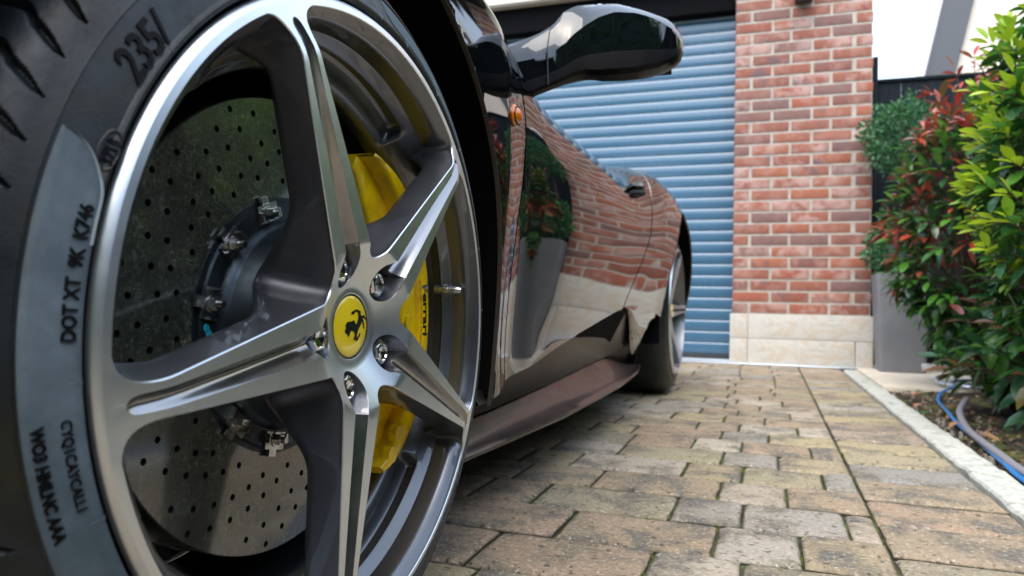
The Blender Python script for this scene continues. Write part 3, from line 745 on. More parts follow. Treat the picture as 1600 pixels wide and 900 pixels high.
rset = {'r': [(0.075, 0.026, M['leaf_red'], dict(curl=0.3)), (0.085, 0.030, M['leaf_red'], dict(curl=0.45)), (0.085, 0.032, M['leaf_bronze'], dict(curl=0.45))],
        'm': [(0.075, 0.027, M['leaf_bronze'], dict(curl=0.3)), (0.088, 0.034, M['leaf_red'], dict(curl=0.4)), (0.090, 0.036, M['leaf_dark'], dict(curl=0.35))],
        'g': [(0.080, 0.032, M['leaf_mid'], dict(curl=0.25)), (0.092, 0.036, M['leaf_dark'], dict(curl=0.3)), (0.095, 0.038, M['leaf_dark'], dict(curl=0.3))]}
def rt_(p, r):
    k = r.random() + (p.z - 0.9) * 0.45
    return 'r' if k > 0.82 else ('m' if k > 0.60 else 'g')
sh = vol_shoots(560, (0.98, 3.98, 0.78), (0.45, 0.55, 0.70), 5, rt_, up=0.15)
sh += [(Vector((0.80, 3.9, 1.50)), Vector((-.5, -.2, .8)).normalized(), 'r'), (Vector((0.68, 3.8, 1.38)), Vector((-.8, -.2, .5)).normalized(), 'r'), (Vector((0.88, 3.9, 1.56)), Vector((-.1, -.2, 1)).normalized(), 'r')]
shrub('red_shrub', 'shrub with glossy red and dark green leaves arching over the kerb before the planter', 'shrub', (0.98, 3.95, -0.01), sh, rset, (5, 8), M['bark'], 22)
# low dark shrub under the lime one, close to the camera
sh = vol_shoots(110, (0.96, 2.9, 0.22), (0.36, 0.5, 0.24), 15, lambda p, r: r.choice('ggm'), up=0.2, zmin=0.05)
lset = {'g': [(0.09, 0.04, M['leaf_dark'], dict(curl=0.2)), (0.11, 0.045, M['leaf_dark'], dict(curl=0.3)), (0.10, 0.045, M['leaf_mid'], dict(curl=0.3))], 'm': [(0.09, 0.035, M['leaf_bronze'], dict(curl=0.3)), (0.10, 0.042, M['leaf_mid'], dict(curl=0.3))]}
shrub('low_shrub', 'low dark broad leaved shrub at the foot of the lime green bush beside the hose', 'shrub', (0.98, 2.9, -0.01), sh, lset, (5, 7), M['bark'], 23)

# planter + two tier topiary
def planter(x, y, label, cat='planter'):
    mb = MB(); rows = []
    for z, h in ((0.014, 0.118), (0.02, 0.120), (0.57, 0.142), (0.590, 0.144), (0.592, 0.142), (0.592, 0.122), (0.55, 0.120)):
        n = []; c = 0.012
        for sx_, sy_ in ((-1, -1), (1, -1), (1, 1), (-1, 1)):
            if sx_ * sy_ > 0: n += [(x + sx_ * h, y + sy_ * (h - c), z), (x + sx_ * (h - c), y + sy_ * h, z)]
            else: n += [(x + sx_ * (h - c), y + sy_ * h, z), (x + sx_ * h, y + sy_ * (h - c), z)]
        rows.append(n)
    mb.grid(rows, closed=True)
    mb.add([(p[0], p[1], 0.55) for p in rows[-1]], [tuple(range(8))], 1)
    o = mb.build('planter', [M['planter'], M['soil']], auto=30); return tag(o, label, cat)
planter(0.735, 4.93, 'tall grey tapered planter standing on the pale slab next to the brick pier')
def topiary(x, y, label):
    t = empty('topiary', (x, y, 0.55), label, 'topiary')
    mb = MB(); mb.tube([(x, y, 0.5), (x + 0.01, y, 0.9), (x - 0.005, y, 1.3), (x, y, 1.6)], [0.012, 0.011, 0.009, 0.006], 7); mb.build('trunk', M['bark'], t)
    rnd = random.Random(int(x * 100))
    for zc, r, n in ((0.77, 0.175, 3200), (1.42, 0.20, 3600)):
        mb = MB()
        for _ in range(n):
            u = Vector((rnd.gauss(0, 1), rnd.gauss(0, 1), rnd.gauss(0, 1))).normalized()
            rr = r * (1 - abs(rnd.gauss(0, 0.20)) + 0.50 * noise.noise(u * 2.6 + Vector((zc, 0, 0))))
            p = Vector((x, y, zc)) + Vector((u.x, u.y, u.z * 1.05)) * rr
            m3 = orient((u + Vector((rnd.gauss(0, .6), rnd.gauss(0, .6), rnd.gauss(0, .6)))).normalized(), rnd.uniform(0, 6))
            L = rnd.uniform(0.018, 0.032)
            mb.add([p + m3 @ Vector(q) for q in ((0, 0, 0), (L * .5, L * .32, .002), (L, 0, 0), (L * .5, -L * .32, .002))], [(0, 1, 2, 3)])
        o = mb.build('foliage', M['leaf_box'], t, smooth=False); o['kind'] = 'stuff'
topiary(0.735, 4.93, 'clipped two ball evergreen topiary growing out of the grey planter')

# hedge behind the camera, seen only in reflections and from other positions
hd = empty('hedge', (1.0, -2.7, 0), 'long clipped green hedge along the end of the drive opposite the garage', 'hedge')
rnd = random.Random(9); mb = MB()
for _ in range(15000):
    x = rnd.uniform(-9, 9); z = rnd.uniform(0, 2.6); y = -2.2 - abs(rnd.gauss(0, 0.12))
    if rnd.random() < 0.15: z = 2.6; y = rnd.uniform(-3.1, -2.2)
    m3 = orient(Vector((rnd.gauss(0, .6), 1, rnd.gauss(0, .6))).normalized(), rnd.uniform(0, 6)); L = rnd.uniform(0.06, 0.13)
    p = Vector((x, y, z)); mb.add([p + m3 @ Vector(q) for q in ((0, 0, 0), (L * .5, L * .35, 0), (L, 0, 0), (L * .5, -L * .35, 0))], [(0, 1, 2, 3)])
o = mb.build('foliage', M['leaf_mid'], hd, smooth=False); o['kind'] = 'stuff'
mb = MB(); mb.box((-9, -3.1, -0.05), (9, -2.32, 2.5)); mb.build('core', M['leaf_dark'], hd, smooth=False)

# hose, cable, pipe, fallen leaves
def smooth_path(pts, n=8):
    pts = [Vector(p) for p in pts]; res = []
    for i in range(len(pts) - 1):
        p0, p1, p2, p3 = pts[max(i - 1, 0)], pts[i], pts[i + 1], pts[min(i + 2, len(pts) - 1)]
        for k in range(n): res.append(cr(p0, p1, p2, p3, k / n))
    return res + [pts[-1]]
mb = MB(); mb.tube(smooth_path([(0.66, 3.0, 0.06), (0.603, 2.83, 0.035), (0.572, 2.6, 0.014), (0.556, 2.4, 0.012), (0.545, 2.14, 0.012), (0.537, 1.91, 0.012), (0.55, 1.5, 0.012), (0.62, 1.0, 0.012), (0.8, 0.4, 0.012)]), 0.0105, 12)
o = mb.build('hose', M['hose']); tag(o, 'thick grey garden hose lying along the bed beside the kerb', 'hose')
mb = MB(); mb.tube(smooth_path([(1.0, 4.3, 0.03), (0.86, 4.15, 0.03), (0.80, 3.86, 0.03), (0.70, 3.62, 0.02), (0.636, 3.33, 0.014), (0.60, 2.98, 0.012), (0.573, 2.72, 0.01), (0.553, 2.38, 0.006), (0.533, 2.07, 0.006), (0.517, 1.85, 0.008), (0.53, 1.4, 0.006), (0.60, 0.9, 0.006)]), 0.0058, 8)
o = mb.build('cable', M['blue']); tag(o, 'thin bright blue cable winding along the bed next to the grey hose', 'cable')
mb = MB(); mb.tube([(0.74, 4.28, 0.085), (1.02, 4.22, 0.085)], 0.02, 12); o = mb.build('pipe', M['pvc'], auto=50); tag(o, 'short cream plastic pipe end under the red shrub near the planter', 'pipe')
mb = MB(); mb.tube(smooth_path([(1.1, 4.3, 0.06), (0.9, 4.25, 0.06), (0.78, 4.1, 0.05), (0.77, 3.98, 0.035), (0.86, 3.88, 0.03), (1.0, 3.9, 0.03)]), 0.009, 8)
o = mb.build('wire', M['alu']); tag(o, 'loop of pale wire in front of the plastic pipe on the slab', 'wire')
lt = MB(); rnd = random.Random(31)
for _ in range(1500):
    x = 0.515 + abs(rnd.gauss(0, 0.22)); y = rnd.uniform(0.6, 3.86)
    L = rnd.uniform(0.006, 0.024); w = L * rnd.uniform(0.12, 0.45)
    m3 = orient(Vector((rnd.gauss(0, 1), rnd.gauss(0, 1), rnd.gauss(0, .35))).normalized(), rnd.uniform(-.8, .8)); p = Vector((x, y, rnd.uniform(-0.008, 0.006)))
    lt.add([p + m3 @ Vector(q) for q in ((0, 0, 0), (L * .5, w, .001), (L, 0, 0), (L * .5, -w, .001))], [(0, 1, 2, 3)])
m_lit = leaf_mat('leaf_litter', [(0, (0.10, 0.05, 0.025)), (0.4, (0.22, 0.13, 0.08)), (0.7, (0.06, 0.035, 0.02)), (1, (0.30, 0.22, 0.14))], 0.8, 0.05)
o = lt.build('leaf_litter', m_lit, smooth=False); tag(o, 'brown leaf litter and twig scraps scattered over the planted bed', 'leaf litter', kind='stuff')
rnd = random.Random(12); fm = [leaf_mesh('fallen_leaf', 0.07, 0.022, M['leaf_dead'], curl=0.1), leaf_mesh('fallen_leaf', 0.055, 0.025, M['leaf_dead'], curl=-0.15), leaf_mesh('fallen_leaf', 0.05, 0.022, M['leaf_dark'], curl=0.1)]
LEAFL = ['narrow fallen leaf beside the kerb where the grey hose emerges from the shrub', 'reddish fallen leaf between kerb and grey hose in the middle of the bed', 'dark fallen leaf close to the kerb under the grey hose', 'fallen leaf on the moss by the kerb just before the pale slab',
 'fallen leaf on the moss behind the bend of the blue cable', 'dark fallen leaf under the low shrub behind the grey hose', 'fallen leaf close to the kerb nearest the camera beside the blue cable', 'fallen leaf under the red shrub near the blue cable bend',
 'dark fallen leaf touching the kerb beside the end of the hose', 'fallen leaf behind the grey hose at the right edge of the photo', 'fallen leaf on the moss between kerb and blue cable near the slab', 'dark fallen leaf at the front edge of the pale slab',
 'fallen leaf deep in the bed under the lime green shrub', 'fallen leaf deep in the bed under the low dark shrub', 'dark fallen leaf against the kerb at the near end of the bed', 'fallen leaf behind the hose at the near end of the bed']
spots = [(0.575, 2.72), (0.60, 2.35), (0.57, 2.28), (0.555, 3.2), (0.62, 3.1), (0.66, 2.6), (0.58, 1.95), (0.70, 3.4), (0.545, 2.95), (0.64, 2.1), (0.57, 3.5), (0.61, 3.7), (0.70, 2.3), (0.72, 2.8), (0.54, 1.75), (0.66, 1.8)]
for i, (x, y) in enumerate(spots):
    o = inst('fallen_leaf', fm[i % 3], (x, y, 0.016), None, (rnd.uniform(-.2, .2), rnd.uniform(-.2, .2), rnd.uniform(0, 6.28)), (1, 1, 1))
    tag(o, LEAFL[i], 'leaf', 'fallen leaves on the bed')

# ================================================================== CAR
car = empty('sports_car', (-1.28, 1.9, 0), 'low glossy black sports car parked on the block paving with large silver five spoke wheels', 'car')
CX, CY, CZ = -0.328, 0.5535, 0.340
PHI = radians(116.7)
def pip(x, y, poly):
    c = False; n = len(poly); j = n - 1
    for i in range(n):
        xi, yi = poly[i]; xj, yj = poly[j]
        if (yi > y) != (yj > y) and x < (xj - xi) * (y - yi) / (yj - yi) + xi: c = not c
        j = i
    return c
def face_d(r):
    if r >= 0.072: return lerp(0.0055 + 0.0281 * r, 0.0030, sm(0.222, 0.2585, r))
    k = max(0, (0.072 - r) / 0.038); k = min(1, k)
    return lerp(0.0075, -0.0125, k)
def hw(r): return 0.0181 - 0.109 * (r - 0.160)
def gw(r): return 0.0080 - 0.030 * (r - 0.160)
RW = 0.2585
def window_outline():
    """in the frame of spoke 0 (along +u); window lies between spoke 0 and spoke +1 (72 deg)"""
    A = radians(72)
    def L0(r): return Vector((r, hw(r)))                       # upper edge of spoke 0
    def L1(r):
        u = Vector((cos(A), sin(A))); v = Vector((sin(A), -cos(A))); return u * r + v * hw(r)
    # inner apex: intersection with bisector
    H = A / 2; r = 0.05
    for _ in range(40):
        p = L0(r); e = atan2(p.y, p.x) - H; r += e * 0.05
    rin = r
    r0 = 0.243
    pin = L0(rin); tan_r = 0.022
    out_ = []
    def bez(a, b, c, n):
        return [a * (1 - t) ** 2 + b * 2 * t * (1 - t) + c * t * t for t in [i / n for i in range(n + 1)]]
    # rounded inner corner
    a = L1(rin + tan_r); c = L0(rin + tan_r); mid = L0(rin)
    pts = []; tags = []
    q = bez(a, mid, c, 12)
    pts += q; tags += [0] * len(q)
    n = 26; rl = [lerp(rin + tan_r, 0.226, i / n) for i in range(1, n + 1)]
    for r in rl: pts.append(L0(r)); tags.append(0)
    # corner to rim arc
    rc = 0.2535
    ang0 = atan2(hw(0.25), 0.25) + radians(4.6)
    arc0 = Vector((cos(ang0) * RW, sin(ang0) * RW))
    q = bez(L0(0.226), L0(0.2550), arc0, 9)[1:]
    pts += q; tags += [lerp(0, 1, (i + 1) / len(q)) for i in range(len(q))]
    ang1 = A - ang0; n = 26
    for i in range(1, n):
        g_ = lerp(ang0, ang1, i / n); pts.append(Vector((cos(g_) * RW, sin(g_) * RW))); tags.append(1)
    mir = lambda p: (lambda u, v: Vector((cos(A) * u + sin(A) * v, sin(A) * u - cos(A) * v)))(p.x, p.y)
    half_n = 12 + 1 + 26 + 9
    first = [(pts[i], tags[i]) for i in range(12, half_n)]     # from inner-corner end along L0 to arc0
    for p, tg in reversed(first[1:]):
        pts.append(mir(p)); tags.append(tg)
    return pts, tags
WIN, WTAG = window_outline()
def rot2(p, a): return (p[0] * cos(a) - p[1] * sin(a), p[0] * sin(a) + p[1] * cos(a))
# pocket + groove opening, frame of a spoke
c1, R1, c2, R2 = 0.0555, 0.0172, 0.0675, 0.0122
xj = c2 + sqrt(R2 ** 2 - gw(0.075) ** 2)
al = math.acos((R1 - R2) / (c2 - c1))
pk = []
for i in range(25):
    a = lerp(al, 2 * pi - al, i / 24); pk.append((c1 + R1 * cos(a), R1 * sin(a)))
b0 = math.asin(gw(0.075) / R2)
sm_arc = [(c2 + R2 * cos(a), -R2 * sin(a)) for a in [lerp(al, b0, i / 6) for i in range(7)]]
lower = pk + sm_arc                                            # goes round the back then to the lower neck
upper = [(x, -y) for x, y in reversed(sm_arc)]
gr = [lerp(xj, 0.2440, i / 24) for i in range(25)]
TIPR = 0.2515
def gwt(r): return gw(r) * sqrt(max(0.0, 1 - (max(0, r - 0.2440) / (TIPR - 0.2440)) ** 2))
gr += [0.2465, 0.2485, 0.2502, 0.2511]
opening = lower + [(r, -gwt(r)) for r in gr[1:]] + [(TIPR, 0.0)] + [(r, gwt(r)) for r in gr[:0:-1]] + upper
opening = [opening[i] for i in range(len(opening)) if hypot(opening[i][0] - opening[i - 1][0], opening[i][1] - opening[i - 1][1]) > 1e-5]

NO = 300
outer = [(cos(2 * pi * i / NO) * 0.2635, sin(2 * pi * i / NO) * 0.2635) for i in range(NO)]
HUBR = 0.0290
hubc = [(cos(2 * pi * i / 60) * HUBR, sin(2 * pi * i / 60) * HUBR) for i in range(60)]
def face_depth(x, y):
    r = hypot(x, y)
    if r > RW: return lerp(face_d(RW), face_d(RW) - 0.0008, (r - RW) / 0.005)
    return face_d(r)
loops = [outer, hubc]; wins = []; ops_ = []
for k in range(5):
    a = PHI + k * 2 * pi / 5
    w = [rot2(p, a) for p in WIN]; wins.append(w); loops.append(w)
    q = [rot2(p, a) for p in opening]; ops_.append(q); loops.append(q)
V2 = []; E2 = []
for lp in loops:
    k = len(V2); V2 += [Vector(p) for p in lp]; E2 += [(k + i, k + (i + 1) % len(lp)) for i in range(len(lp))]
for r in [0.031, 0.034, 0.038, 0.043, 0.049, 0.055, 0.061, 0.066, 0.070, 0.0725, 0.080, 0.1, 0.13, 0.16, 0.19, 0.22, 0.25]:
    n = int(2 * pi * r / 0.004) if r < 0.075 else int(2 * pi * r / 0.012)
    for i in range(n):
        p = (cos(2 * pi * i / n) * r, sin(2 * pi * i / n) * r)
        if any(pip(*p, w) for w in wins) or any(pip(*p, w) for w in ops_): continue
        V2.append(Vector(p))
vo, eo, fo, _, _, _ = delaunay_2d_cdt(V2, E2, [], 0, 1e-7)
wh = MB(); fs = []
for f in fo:
    cx = sum(vo[i].x for i in f) / 3; cy = sum(vo[i].y for i in f) / 3; r = hypot(cx, cy)
    if r > 0.2636 or r < HUBR * 0.998: continue
    if any(pip(cx, cy, w) for w in wins) or any(pip(cx, cy, w) for w in ops_): continue
    area = (vo[f[1]].x - vo[f[0]].x) * (vo[f[2]].y - vo[f[0]].y) - (vo[f[2]].x - vo[f[0]].x) * (vo[f[1]].y - vo[f[0]].y)
    fs.append(tuple(f) if area > 0 else tuple(f)[::-1])
W3 = lambda a, b, d: (CX + d, CY + a, CZ + b)
wh.add([W3(p.x, p.y, face_depth(p.x, p.y)) for p in vo], fs, 0)
# lip: rounded outer chamfer
def lathe(mb, prof, n, m=0, a0=0.0, a1=2 * pi):
    full = abs(a1 - a0 - 2 * pi) < 1e-6; rows = []
    for i in range(n if full else n + 1):
        a = a0 + (a1 - a0) * i / n
        rows.append([W3(cos(a) * r, sin(a) * r, d) for d, r in prof])
    if full: rows.append(rows[0])
    mb.grid(rows, m)
ld = face_d(RW) - 0.0008
lathe(wh, [(ld, 0.2635), (ld - 0.0005, 0.2643), (ld - 0.0016, 0.2656), (ld - 0.0034, 0.2672), (ld - 0.0050, 0.2681), (ld - 0.0065, 0.2685)], NO, 0)
lathe(wh, [(ld - 0.0065, 0.2685), (ld - 0.0080, 0.2680), (ld - 0.010, 0.2650), (ld - 0.03, 0.262)], NO, 1)
# hub ring recess round the cap
lathe(wh, [(-0.022, 0.0282), (-0.0128, 0.0282), (-0.0125, HUBR)], 60, 0)
# window walls
for k in range(5):
    a0_ = PHI + k * 2 * pi / 5; n = len(WIN); nm = []
    for i in range(n):
        p, q = WIN[i - 1], WIN[(i + 1) % n]; tv = Vector((q.x - p.x, q.y - p.y)).normalized(); nm.append(Vector((-tv.y, tv.x)))
    # outline runs counterclockwise -> left normal points into the window
    cen = Vector((cos(pi / 5) * 0.17, sin(pi / 5) * 0.17))
    if (cen - WIN[20]).dot(nm[20]) < 0: nm = [-v for v in nm]
    rows = []
    for tq in [0, 0.012, 0.03, 0.10, 0.2, 0.32, 0.45, 0.6, 0.75, 0.88, 0.96, 1.0]:
        rw = []
        for i in range(n):
            p = WIN[i]; r = p.length; tg = WTAG[i]
            D = lerp(0.032 + 0.026 * (1 - sm(0.06, 0.125, r)) + 0.030 * sm(0.215, 0.25, r), 0.0305, sm(0.55, 1.0, tg))
            hubf = 1 - sm(0.05, 0.13, r)
            off = lerp(0.0004 + 0.0045 * tq + 0.007 * hubf * tq ** 1.6 + 0.007 * sm(0.21, 0.245, r) * tq ** 1.5, 0.0100 * min(1, tq / 0.33) + 0.0012 * tq, sm(0.5, 1.0, tg))
            if tq == 0: off = 0
            elif tq < 0.02: off = 0.0007
            if tq > 0.93: off += (0.004 if tg < 0.6 else 0) * (-(tq - 0.93) / 0.07)
            hb = hubf * sm(0.0, 0.5, tq); dv = (nm[i] * (1 - hb) + Vector((cos(pi / 5), sin(pi / 5))) * hb); q = p + dv * (off + 0.014 * hubf * tq ** 1.3 * (tg == 0)); x, y = rot2(q, a0_)
            rw.append(W3(x, y, face_d(r) - D * tq - (0.0004 if 0 < tq < 0.02 else 0)))
        rows.append(rw)
    wh.grid(rows[:2], 0, closed=True); wh.grid(rows[1:], 1, closed=True)
# barrel behind the windows (machined once, painted)
BP_A = [(-0.027, 0.2472), (-0.0285, 0.2462), (-0.034, 0.2400), (-0.0365, 0.2385), (-0.0385, 0.2400), (-0.041, 0.2440), (-0.050, 0.2440), (-0.0535, 0.2400), (-0.056, 0.2300), (-0.0585, 0.2225), (-0.062, 0.2190), (-0.067, 0.2175), (-0.077, 0.2175), (-0.081, 0.2200), (-0.086, 0.2235), (-0.12, 0.2245), (-0.20, 0.2255), (-0.225, 0.235), (-0.235, 0.255)]
BP_B = [(-0.027, 0.2472), (-0.0285, 0.2462), (-0.034, 0.2400), (-0.0365, 0.2370), (-0.0385, 0.2345), (-0.041, 0.2310), (-0.050, 0.2255), (-0.0535, 0.2235), (-0.056, 0.2215), (-0.0585, 0.2200), (-0.062, 0.2182), (-0.067, 0.2175), (-0.077, 0.2175), (-0.081, 0.2200), (-0.086, 0.2235), (-0.12, 0.2245), (-0.20, 0.2255), (-0.225, 0.235), (-0.235, 0.255)]
rows = []
for i in range(721):
    a = 2 * pi * i / 720; dl = abs(((math.degrees(a - PHI) + 36) % 72) - 36); mk_ = sm(11.5, 13.5, dl)
    rows.append([W3(cos(a) * lerp(p[1], q[1], 1 - mk_), sin(a) * lerp(p[1], q[1], 1 - mk_), p[0]) for p, q in zip(BP_A, BP_B)])
wh.grid(rows, 1)
# grooves
for k in range(5):
    a = PHI + k * 2 * pi / 5; rows = []
    def gdep(r): return interp(r, [(0.075, 0.0150), (0.10, 0.0125), (0.16, 0.0085), (0.22, 0.0050), (0.2440, 0.0036), (0.2515, 0.0006)])
    allr = gr + [TIPR]
    for i, r in enumerate(allr):
        rw = []; w = gwt(r) if r < TIPR else 0.0
        for j in range(15):
            s_ = -1 + 2 * j / 14; x, y = rot2((r, s_ * w), a)
            prof_ = (1 - abs(s_) ** 2.4)
            dd = face_d(r) - gdep(r) * prof_ * (0.35 + 0.65 * (1 - abs(s_) ** 1.3) ** 0.6)
            if i == 0: dd = face_d(r) - gdep(r) * prof_ * (0.35 + 0.65 * (1 - abs(s_) ** 1.3) ** 0.6)
            rw.append(W3(x, y, dd))
        rows.append(rw)
    wh.grid(rows, 2)
    # pocket wall and floor
    ring_ = lower + [(xj, 0)] + upper
    pts = lower[:] ; tops = [face_d(hypot(*p)) for p in lower]
    for j in range(1, 14):
        s_ = -1 + 2 * j / 14; y_ = s_ * gwt(xj); pts.append((xj, y_))
        tops.append(face_d(xj) - gdep(xj) * (1 - abs(s_) ** 2.4) * (0.35 + 0.65 * (1 - abs(s_) ** 1.3) ** 0.6))
    pts += upper; tops += [face_d(hypot(*p)) for p in upper]
    r1 = []; r2 = []; r3 = []; r4 = []
    for p, tp in zip(pts, tops):
        x, y = rot2(p, a); r1.append(W3(x, y, tp))
        q = (lerp(p[0], 0.060, 0.03), p[1] * 0.97); x, y = rot2(q, a); r2.append(W3(x, y, min(tp - 0.0008, tp)))
        q = (lerp(p[0], 0.060, 0.08), p[1] * 0.92); x, y = rot2(q, a); r3.append(W3(x, y, -0.026))
        q = (lerp(p[0], 0.060, 0.30), p[1] * 0.70); x, y = rot2(q, a); r4.append(W3(x, y, -0.031))
    wh.grid([r1, r2, r3, r4], 1, closed=True); wh.add(r4, [tuple(range(len(r4)))], 1)
wheel = wh.build('wheel', [M['machined'], M['gun'], M['chan']], car, loc=(CX, CY, CZ), auto=48)
# --- centre cap
mb = MB(); rows = []
for r, d in ((0.0, -0.0098), (0.006, -0.0099), (0.012, -0.0103), (0.018, -0.0109), (0.0225, -0.0117), (0.0258, -0.0124), (0.0268, -0.0134), (0.0269, -0.018)):
    rows.append([W3(cos(2 * pi * j / 64) * r, sin(2 * pi * j / 64) * r, d) for j in range(64)])
mb.grid(rows, closed=True); mb.build('centre_cap', M['cap_yellow'], wheel, auto=180)
mb = MB(); rows = []
for r, d in ((0.0268, -0.0150), (0.0270, -0.0128), (0.0275, -0.0125), (0.0281, -0.0130), (0.0282, -0.018)):
    rows.append([W3(cos(2 * pi * j / 64) * r, sin(2 * pi * j / 64) * r, d) for j in range(64)])
mb.grid(rows, closed=True); mb.build('cap_ring', M['ink'], wheel, auto=180)
HORSE = {'tail': [(36, 97), (24, 123), (-16, 127), (-37, 111), (-63, 102), (-88, 107), (-83, 125), (-46, 137), (1, 149), (31, 143), (83, 129), (66, 111)],
 'body': [(36, 111), (66, 111), (97, 82), (105, 50), (78, 18), (41, -14), (20, -49), (6, -81), (16, -99), (43, -112), (31, -124), (-31, -117), (-43, -103), (-26, -76), (-34, -53), (-64, -39), (-90, -34), (-104, -50), (-110, -81), (-125, -86), (-143, -64), (-172, -52), (-180, -36), (-164, -13), (-173, 14), (-146, 41), (-94, 44), (-42, 56), (-31, 36), (-21, 19), (1, 29), (24, 65), (27, 95)],
 'a': [(87, 84), (124, 100), (151, 90), (190, 63), (185, 51), (166, 59), (138, 75), (104, 64)],
 'b': [(98, 64), (123, 59), (138, 13), (151, -21), (135, -25), (117, 15), (99, 46)], 'c': [(6, -95), (41, -80), (55, -57), (77, -63), (63, -88), (25, -106)]}
mb = MB()
for kk, pl in HORSE.items():
    P2 = [Vector((p[0] * 1e-4 + 0.0045, p[1] * 1e-4)) for p in pl]; n = len(P2)
    extra = []
    v2, e2, f2, _, _, _ = delaunay_2d_cdt(P2, [(i, (i + 1) % n) for i in range(n)], [], 0, 1e-8)
    ff = []
    for f in f2:
        cx = sum(v2[i].x for i in f) / 3; cy = sum(v2[i].y for i in f) / 3
        if pip(cx, cy, [tuple(p) for p in P2]): ff.append(tuple(f))
    def capd(r): return interp(r, [(0, -0.0098), (0.006, -0.0099), (0.012, -0.0103), (0.018, -0.0109), (0.0225, -0.0117)])
    mb.add([W3(p.x, p.y, capd(p.length) + 0.0004) for p in v2], ff)
mb.build('horse_emblem', M['ink'], wheel, smooth=False)
# --- wheel bolts
for k in range(5):
    a = PHI + k * 2 * pi / 5; x, y = cos(a) * 0.0535, sin(a) * 0.0535; mb = MB()
    mb.cyl(W3(x, y, -0.030), (1, 0, 0), 0.0135, 0.0128, 0.013, 24)
    n = 6; rings = []
    for r, d in ((0.0122, -0.0175), (0.0122, -0.0105), (0.0104, -0.0078), (0.0078, -0.0072), (0.0072, -0.0088), (0.0, -0.0100)):
        if r < 0.009: rings.append([W3(x + cos(a + 2 * pi * j / 24) * r, y + sin(a + 2 * pi * j / 24) * r, d) for j in range(24)])
        else:
            rw = []
            for j in range(24):
                th = 2 * pi * j / 24; hexr = r * cos(pi / 6) / cos((th % (pi / 3)) - pi / 6); rw.append(W3(x + cos(a + th) * hexr, y + sin(a + th) * hexr, d))
            rings.append(rw)
    mb.grid(rings, closed=True); mb.build('wheel_bolt', M['chrome'], wheel, auto=30)
# --- valve
mb = MB(); vb = Vector(W3(0.2335, 0.038, -0.044)); vt = Vector(W3(0.2375, 0.037, -0.012)); vd = (vt - vb)
mb.tube([vb, vb + vd * .3, vb + vd * .34, vb + vd * .5, vb + vd * .52, vb + vd * .6, vb + vd * .62, vb + vd * .86, vb + vd * .9, vt], [0.0052, 0.0052, 0.0064, 0.0064, 0.0042, 0.0042, 0.0048, 0.0048, 0.0042, 0.0034], 14)
mb.build('valve', M['steel'], wheel)

# --- tyre
TP = [(-0.016, 0.2600), (-0.0140, 0.2650), (-0.012, 0.2680), (-0.0085, 0.2700), (-0.0030, 0.2712), (-0.0004, 0.2730), (-0.0002, 0.2748), (-0.0014, 0.2765), (-0.0022, 0.2772), (-0.0040, 0.2820), (-0.0060, 0.2880), (-0.0085, 0.2940), (-0.0112, 0.3000), (-0.0120, 0.3018), (-0.0112, 0.3026), (-0.0118, 0.3034), (-0.0150, 0.3080), (-0.0190, 0.3140), (-0.0240, 0.3200), (-0.0300, 0.3255), (-0.0380, 0.3310), (-0.0470, 0.3348), (-0.0570, 0.3372), (-0.0700, 0.3388)]
prof = []
for i in range(len(TP) - 1):
    sub = 1 if i < 15 else 9
    for j in range(sub):
        p0, p1, p2, p3 = TP[max(i - 1, 0)], TP[i], TP[i + 1], TP[min(i + 2, len(TP) - 1)]
        u = j / sub; prof.append((cr(p0[0], p1[0], p2[0], p3[0], u), cr(p0[1], p1[1], p2[1], p3[1], u)))
prof.append(TP[-1])
def sidewall(r):
    for (d0, r0), (d1, r1) in zip(TP[4:], TP[5:]):
        if r0 <= r <= r1: return lerp(d0, d1, (r - r0) / (r1 - r0) if r1 > r0 else 0)
    return TP[4][0]
def tyre(mb, cx, cy, cz, prof, scale, width, n, grooves):
    cols = []
    tread = [(-0.0700 - i * (width - 0.14) / 30, 0.3388 + 0.0012 * sin(pi * i / 30)) for i in range(1, 30)]
    back = [(-width - d, r) for d, r in reversed(prof)]
    full_p = prof + tread + back
    for i in range(n + 1):
        th = 2 * pi * i / n; row = []
        for j, (d, r) in enumerate(full_p):
            dr = 0
            if grooves and d > -0.09 and r > 0.3095:
                s_ = (r - 0.3095) + max(0, -0.03 - d)
                off = radians(3.6) * sm(0.0, 0.030, s_) ** 0.8
                ph = ((math.degrees(th + off) - 152.4 + 0.0) % 4.7); ph = min(ph, 4.7 - ph) * 0.0174 * r
                wd = 0.0034 * sm(0, 0.010, s_) + 0.0006
                if ph < wd: dr = -0.0055 * sm(0, 0.004, s_) * sm(0, 0.8, (wd - ph) / wd)
            if grooves and d < -0.07 and d > -width + 0.07:
                for gx in (0.085, 0.125, 0.165):
                    if abs(-d - gx) < 0.006: dr = -0.007
            nrm = 0.0
            row.append((cx + d - (0.3 * dr if r < 0.33 else 0) * -1, cy + cos(th) * (r + dr) * scale, cz + sin(th) * (r + dr) * scale))
        cols.append(row)
    mb.grid(cols)
mb = MB(); tyre(mb, CX, CY, CZ, prof, 1.0, 0.235, 1540, True)
mb.build('tyre', M['rubber'], wheel, loc=(CX, CY, CZ), auto=28)
